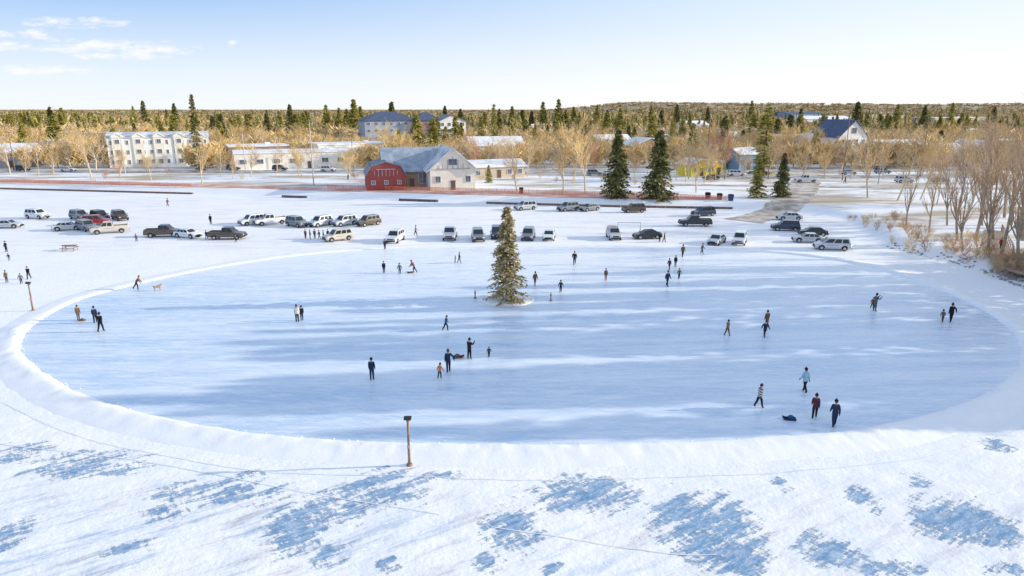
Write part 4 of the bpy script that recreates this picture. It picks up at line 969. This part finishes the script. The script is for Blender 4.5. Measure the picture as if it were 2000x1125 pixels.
dm=skin_mesh(V,E,Rd,1,1); dm.materials.clear(); dm.materials.append(mat("dog_fur",(.30,.17,.08),(.6,.42,.25),ns=4))
top(obj("dog",dm,None,(x,y,0),(0,0,R(20))),"tan dog standing on the snowy ice beside its owner","dog")
x,y,z=P(1228,466); mb=MB()
for s in(-1,1): mb.tube((s*1.8,0,0),(s*1.8,0,2.6),.05,.05,6); mb.tube((s*1.8,0,2.6),(s*1.8,1.0,0),.03,.03,5)
mb.tube((-1.8,0,2.6),(1.8,0,2.6),.05,.05,6); mb.tube((-1.8,1.0,.05),(1.8,1.0,.05),.03,.03,5)
top(obj("goal_frame",mb.mesh("goal_frame",[m_grey]),None,(x,y,0)),"tall grey metal goal frame on the ice","goal")
x,y,z=P(137,489); root=top(obj("picnic_table",None,None,(x,y,0),(0,0,.15)),"wooden picnic table standing on the snowy lake","table")
mb=MB(); [mb.box((0,-.32+k*.16,.75),(2.0,.14,.05)) for k in range(5)]; obj("table_top",mb.mesh("table_top",[m_wood]),root)
mb=MB(); [mb.box((0,s*.75,.45),(2.0,.26,.05)) for s in(-1,1)]; obj("bench_seat",mb.mesh("bench_seat",[m_wood]),root)
for s in(-1,1):
    mb=MB(); mb.tube((s*.75,-.7,0),(s*.75,-.25,.73),.04,.04,5); mb.tube((s*.75,.7,0),(s*.75,.25,.73),.04,.04,5); mb.box((s*.75,0,.41),(.06,1.7,.05)); obj("leg",mb.mesh("leg",[m_wood]),root)
for k,(px,py,cc) in enumerate([(1382,388,'black'),(1405,390,'black'),(1427,392,'blue'),(1018,378,'black')]):
    x,y,z=P(px,py); root=top(obj("waste_bin",None,None,(x,y,z)),f"{cc} waste bin on the shore promenade","bin","bins on the promenade")
    mb=MB(); mb.loft([[(-.4,-.4,0),(.4,-.4,0),(.4,.4,0),(-.4,.4,0)],[(-.5,-.5,1.2),(.5,-.5,1.2),(.5,.5,1.2),(-.5,.5,1.2)]]); obj("bin_body",mb.mesh("bin_body",[cloth(cn[cc])]),root)
    mb=MB(); mb.loft([[(-.54,-.54,1.21),(.54,-.54,1.21),(.54,.54,1.21),(-.54,.54,1.21)],[(-.4,-.4,1.4),(.4,-.4,1.4),(.4,.4,1.4),(-.4,.4,1.4)]]); obj("lid",mb.mesh("lid",[m_trim]),root)
# ---------------------------------------------------------------- sky & sun
w=bpy.data.worlds.new("World"); S.world=w; w.use_nodes=True; nt=w.node_tree; nt.nodes.clear()
out=nt.nodes.new('ShaderNodeOutputWorld'); bg=nt.nodes.new('ShaderNodeBackground'); sky=nt.nodes.new('ShaderNodeTexSky')
sky.sky_type='NISHITA'; sky.sun_disc=False; sky.sun_elevation=SUN_EL; sky.sun_rotation=R(90)-SUN_AZ; sky.air_density=1.0; sky.dust_density=0.3; sky.ozone_density=3.0; sky.altitude=600
bg.inputs[1].default_value=0.15
tc=nt.nodes.new('ShaderNodeTexCoord'); sp_=nt.nodes.new('ShaderNodeSeparateXYZ'); nt.links.new(tc.outputs['Generated'],sp_.inputs[0])
K=1/0.15*1.10
sc_=lambda c_: tuple(v*K for v in c_)
side=rampn(nt,sp_.outputs[0],-.75,.7)
hor=mixn(nt,side,sc_((.84,.90,.97)),sc_((1.02,1.0,.99)))
upc=mixn(nt,side,sc_((.22,.46,.88)),sc_((.74,.86,.98)))
zen=mixn(nt,side,sc_((.38,.51,.78)),sc_((.62,.71,.86)))
g1=mixn(nt,rampn(nt,sp_.outputs[2],0.0,.19),hor,upc)
g2=mixn(nt,rampn(nt,sp_.outputs[2],.2,.5),g1,zen)
skyc=mixn(nt,.12,g2,sky.outputs[0])
ysafe=mathn(nt,'MAXIMUM',sp_.outputs[1],0.05)
az=mathn(nt,'DIVIDE',sp_.outputs[0],ysafe); el=mathn(nt,'DIVIDE',sp_.outputs[2],ysafe)
def blob(a0,e0,wa,we):
    u=mathn(nt,'DIVIDE',mathn(nt,'SUBTRACT',az,a0),wa); v=mathn(nt,'DIVIDE',mathn(nt,'SUBTRACT',el,e0),we)
    r2=mathn(nt,'ADD',mathn(nt,'MULTIPLY',u,u),mathn(nt,'MULTIPLY',v,v)); return mathn(nt,'MAXIMUM',mathn(nt,'SUBTRACT',1.0,r2),0.0)
m_=None
for bb in[(-.57,.083,.17,.014),(-.655,.100,.04,.010),(-.72,.098,.05,.010),(-.49,.079,.08,.009),(-.70,.084,.06,.010),(-.385,.088,.016,.006),(-.66,.052,.10,.010),(-.60,.115,.10,.010),(-.55,.072,.1,.008)]:
    x_=blob(*bb); m_=x_ if m_ is None else mathn(nt,'MAXIMUM',m_,x_)
cv=nt.nodes.new('ShaderNodeCombineXYZ'); nt.links.new(mathn(nt,'MULTIPLY',az,34),cv.inputs[0]); nt.links.new(mathn(nt,'MULTIPLY',el,110),cv.inputs[1])
nz=nt.nodes.new('ShaderNodeTexNoise'); nz.inputs['Scale'].default_value=1.0; nz.inputs['Detail'].default_value=9; nz.inputs['Roughness'].default_value=.62; nt.links.new(cv.outputs[0],nz.inputs['Vector'])
cm=mathn(nt,'ADD',m_,mathn(nt,'MULTIPLY',mathn(nt,'SUBTRACT',nz.outputs['Fac'],.5),3.4))
cm=mathn(nt,'MULTIPLY',mathn(nt,'MULTIPLY',rampn(nt,cm,.25,1.5),rampn(nt,m_,0,.5)),.85)
nt.links.new(mixn(nt,cm,skyc,(6.9,6.75,6.6)),bg.inputs[0])
nt.links.new(bg.outputs[0],out.inputs[0])
sl_=bpy.data.lights.new("sun",'SUN'); sl_.energy=5.0; sl_.angle=R(.4); sl_.color=(1.0,.89,.72)
so=bpy.data.objects.new("sun",sl_); COL.objects.link(so)
sv=Vector((math.cos(SUN_AZ)*math.cos(SUN_EL),math.sin(SUN_AZ)*math.cos(SUN_EL),math.sin(SUN_EL)))
so.rotation_euler=(-sv).to_track_quat('-Z','Y').to_euler(); so.location=(200,20,80)
S.view_settings.view_transform='Standard'; S.view_settings.look='None'; S.view_settings.exposure=0
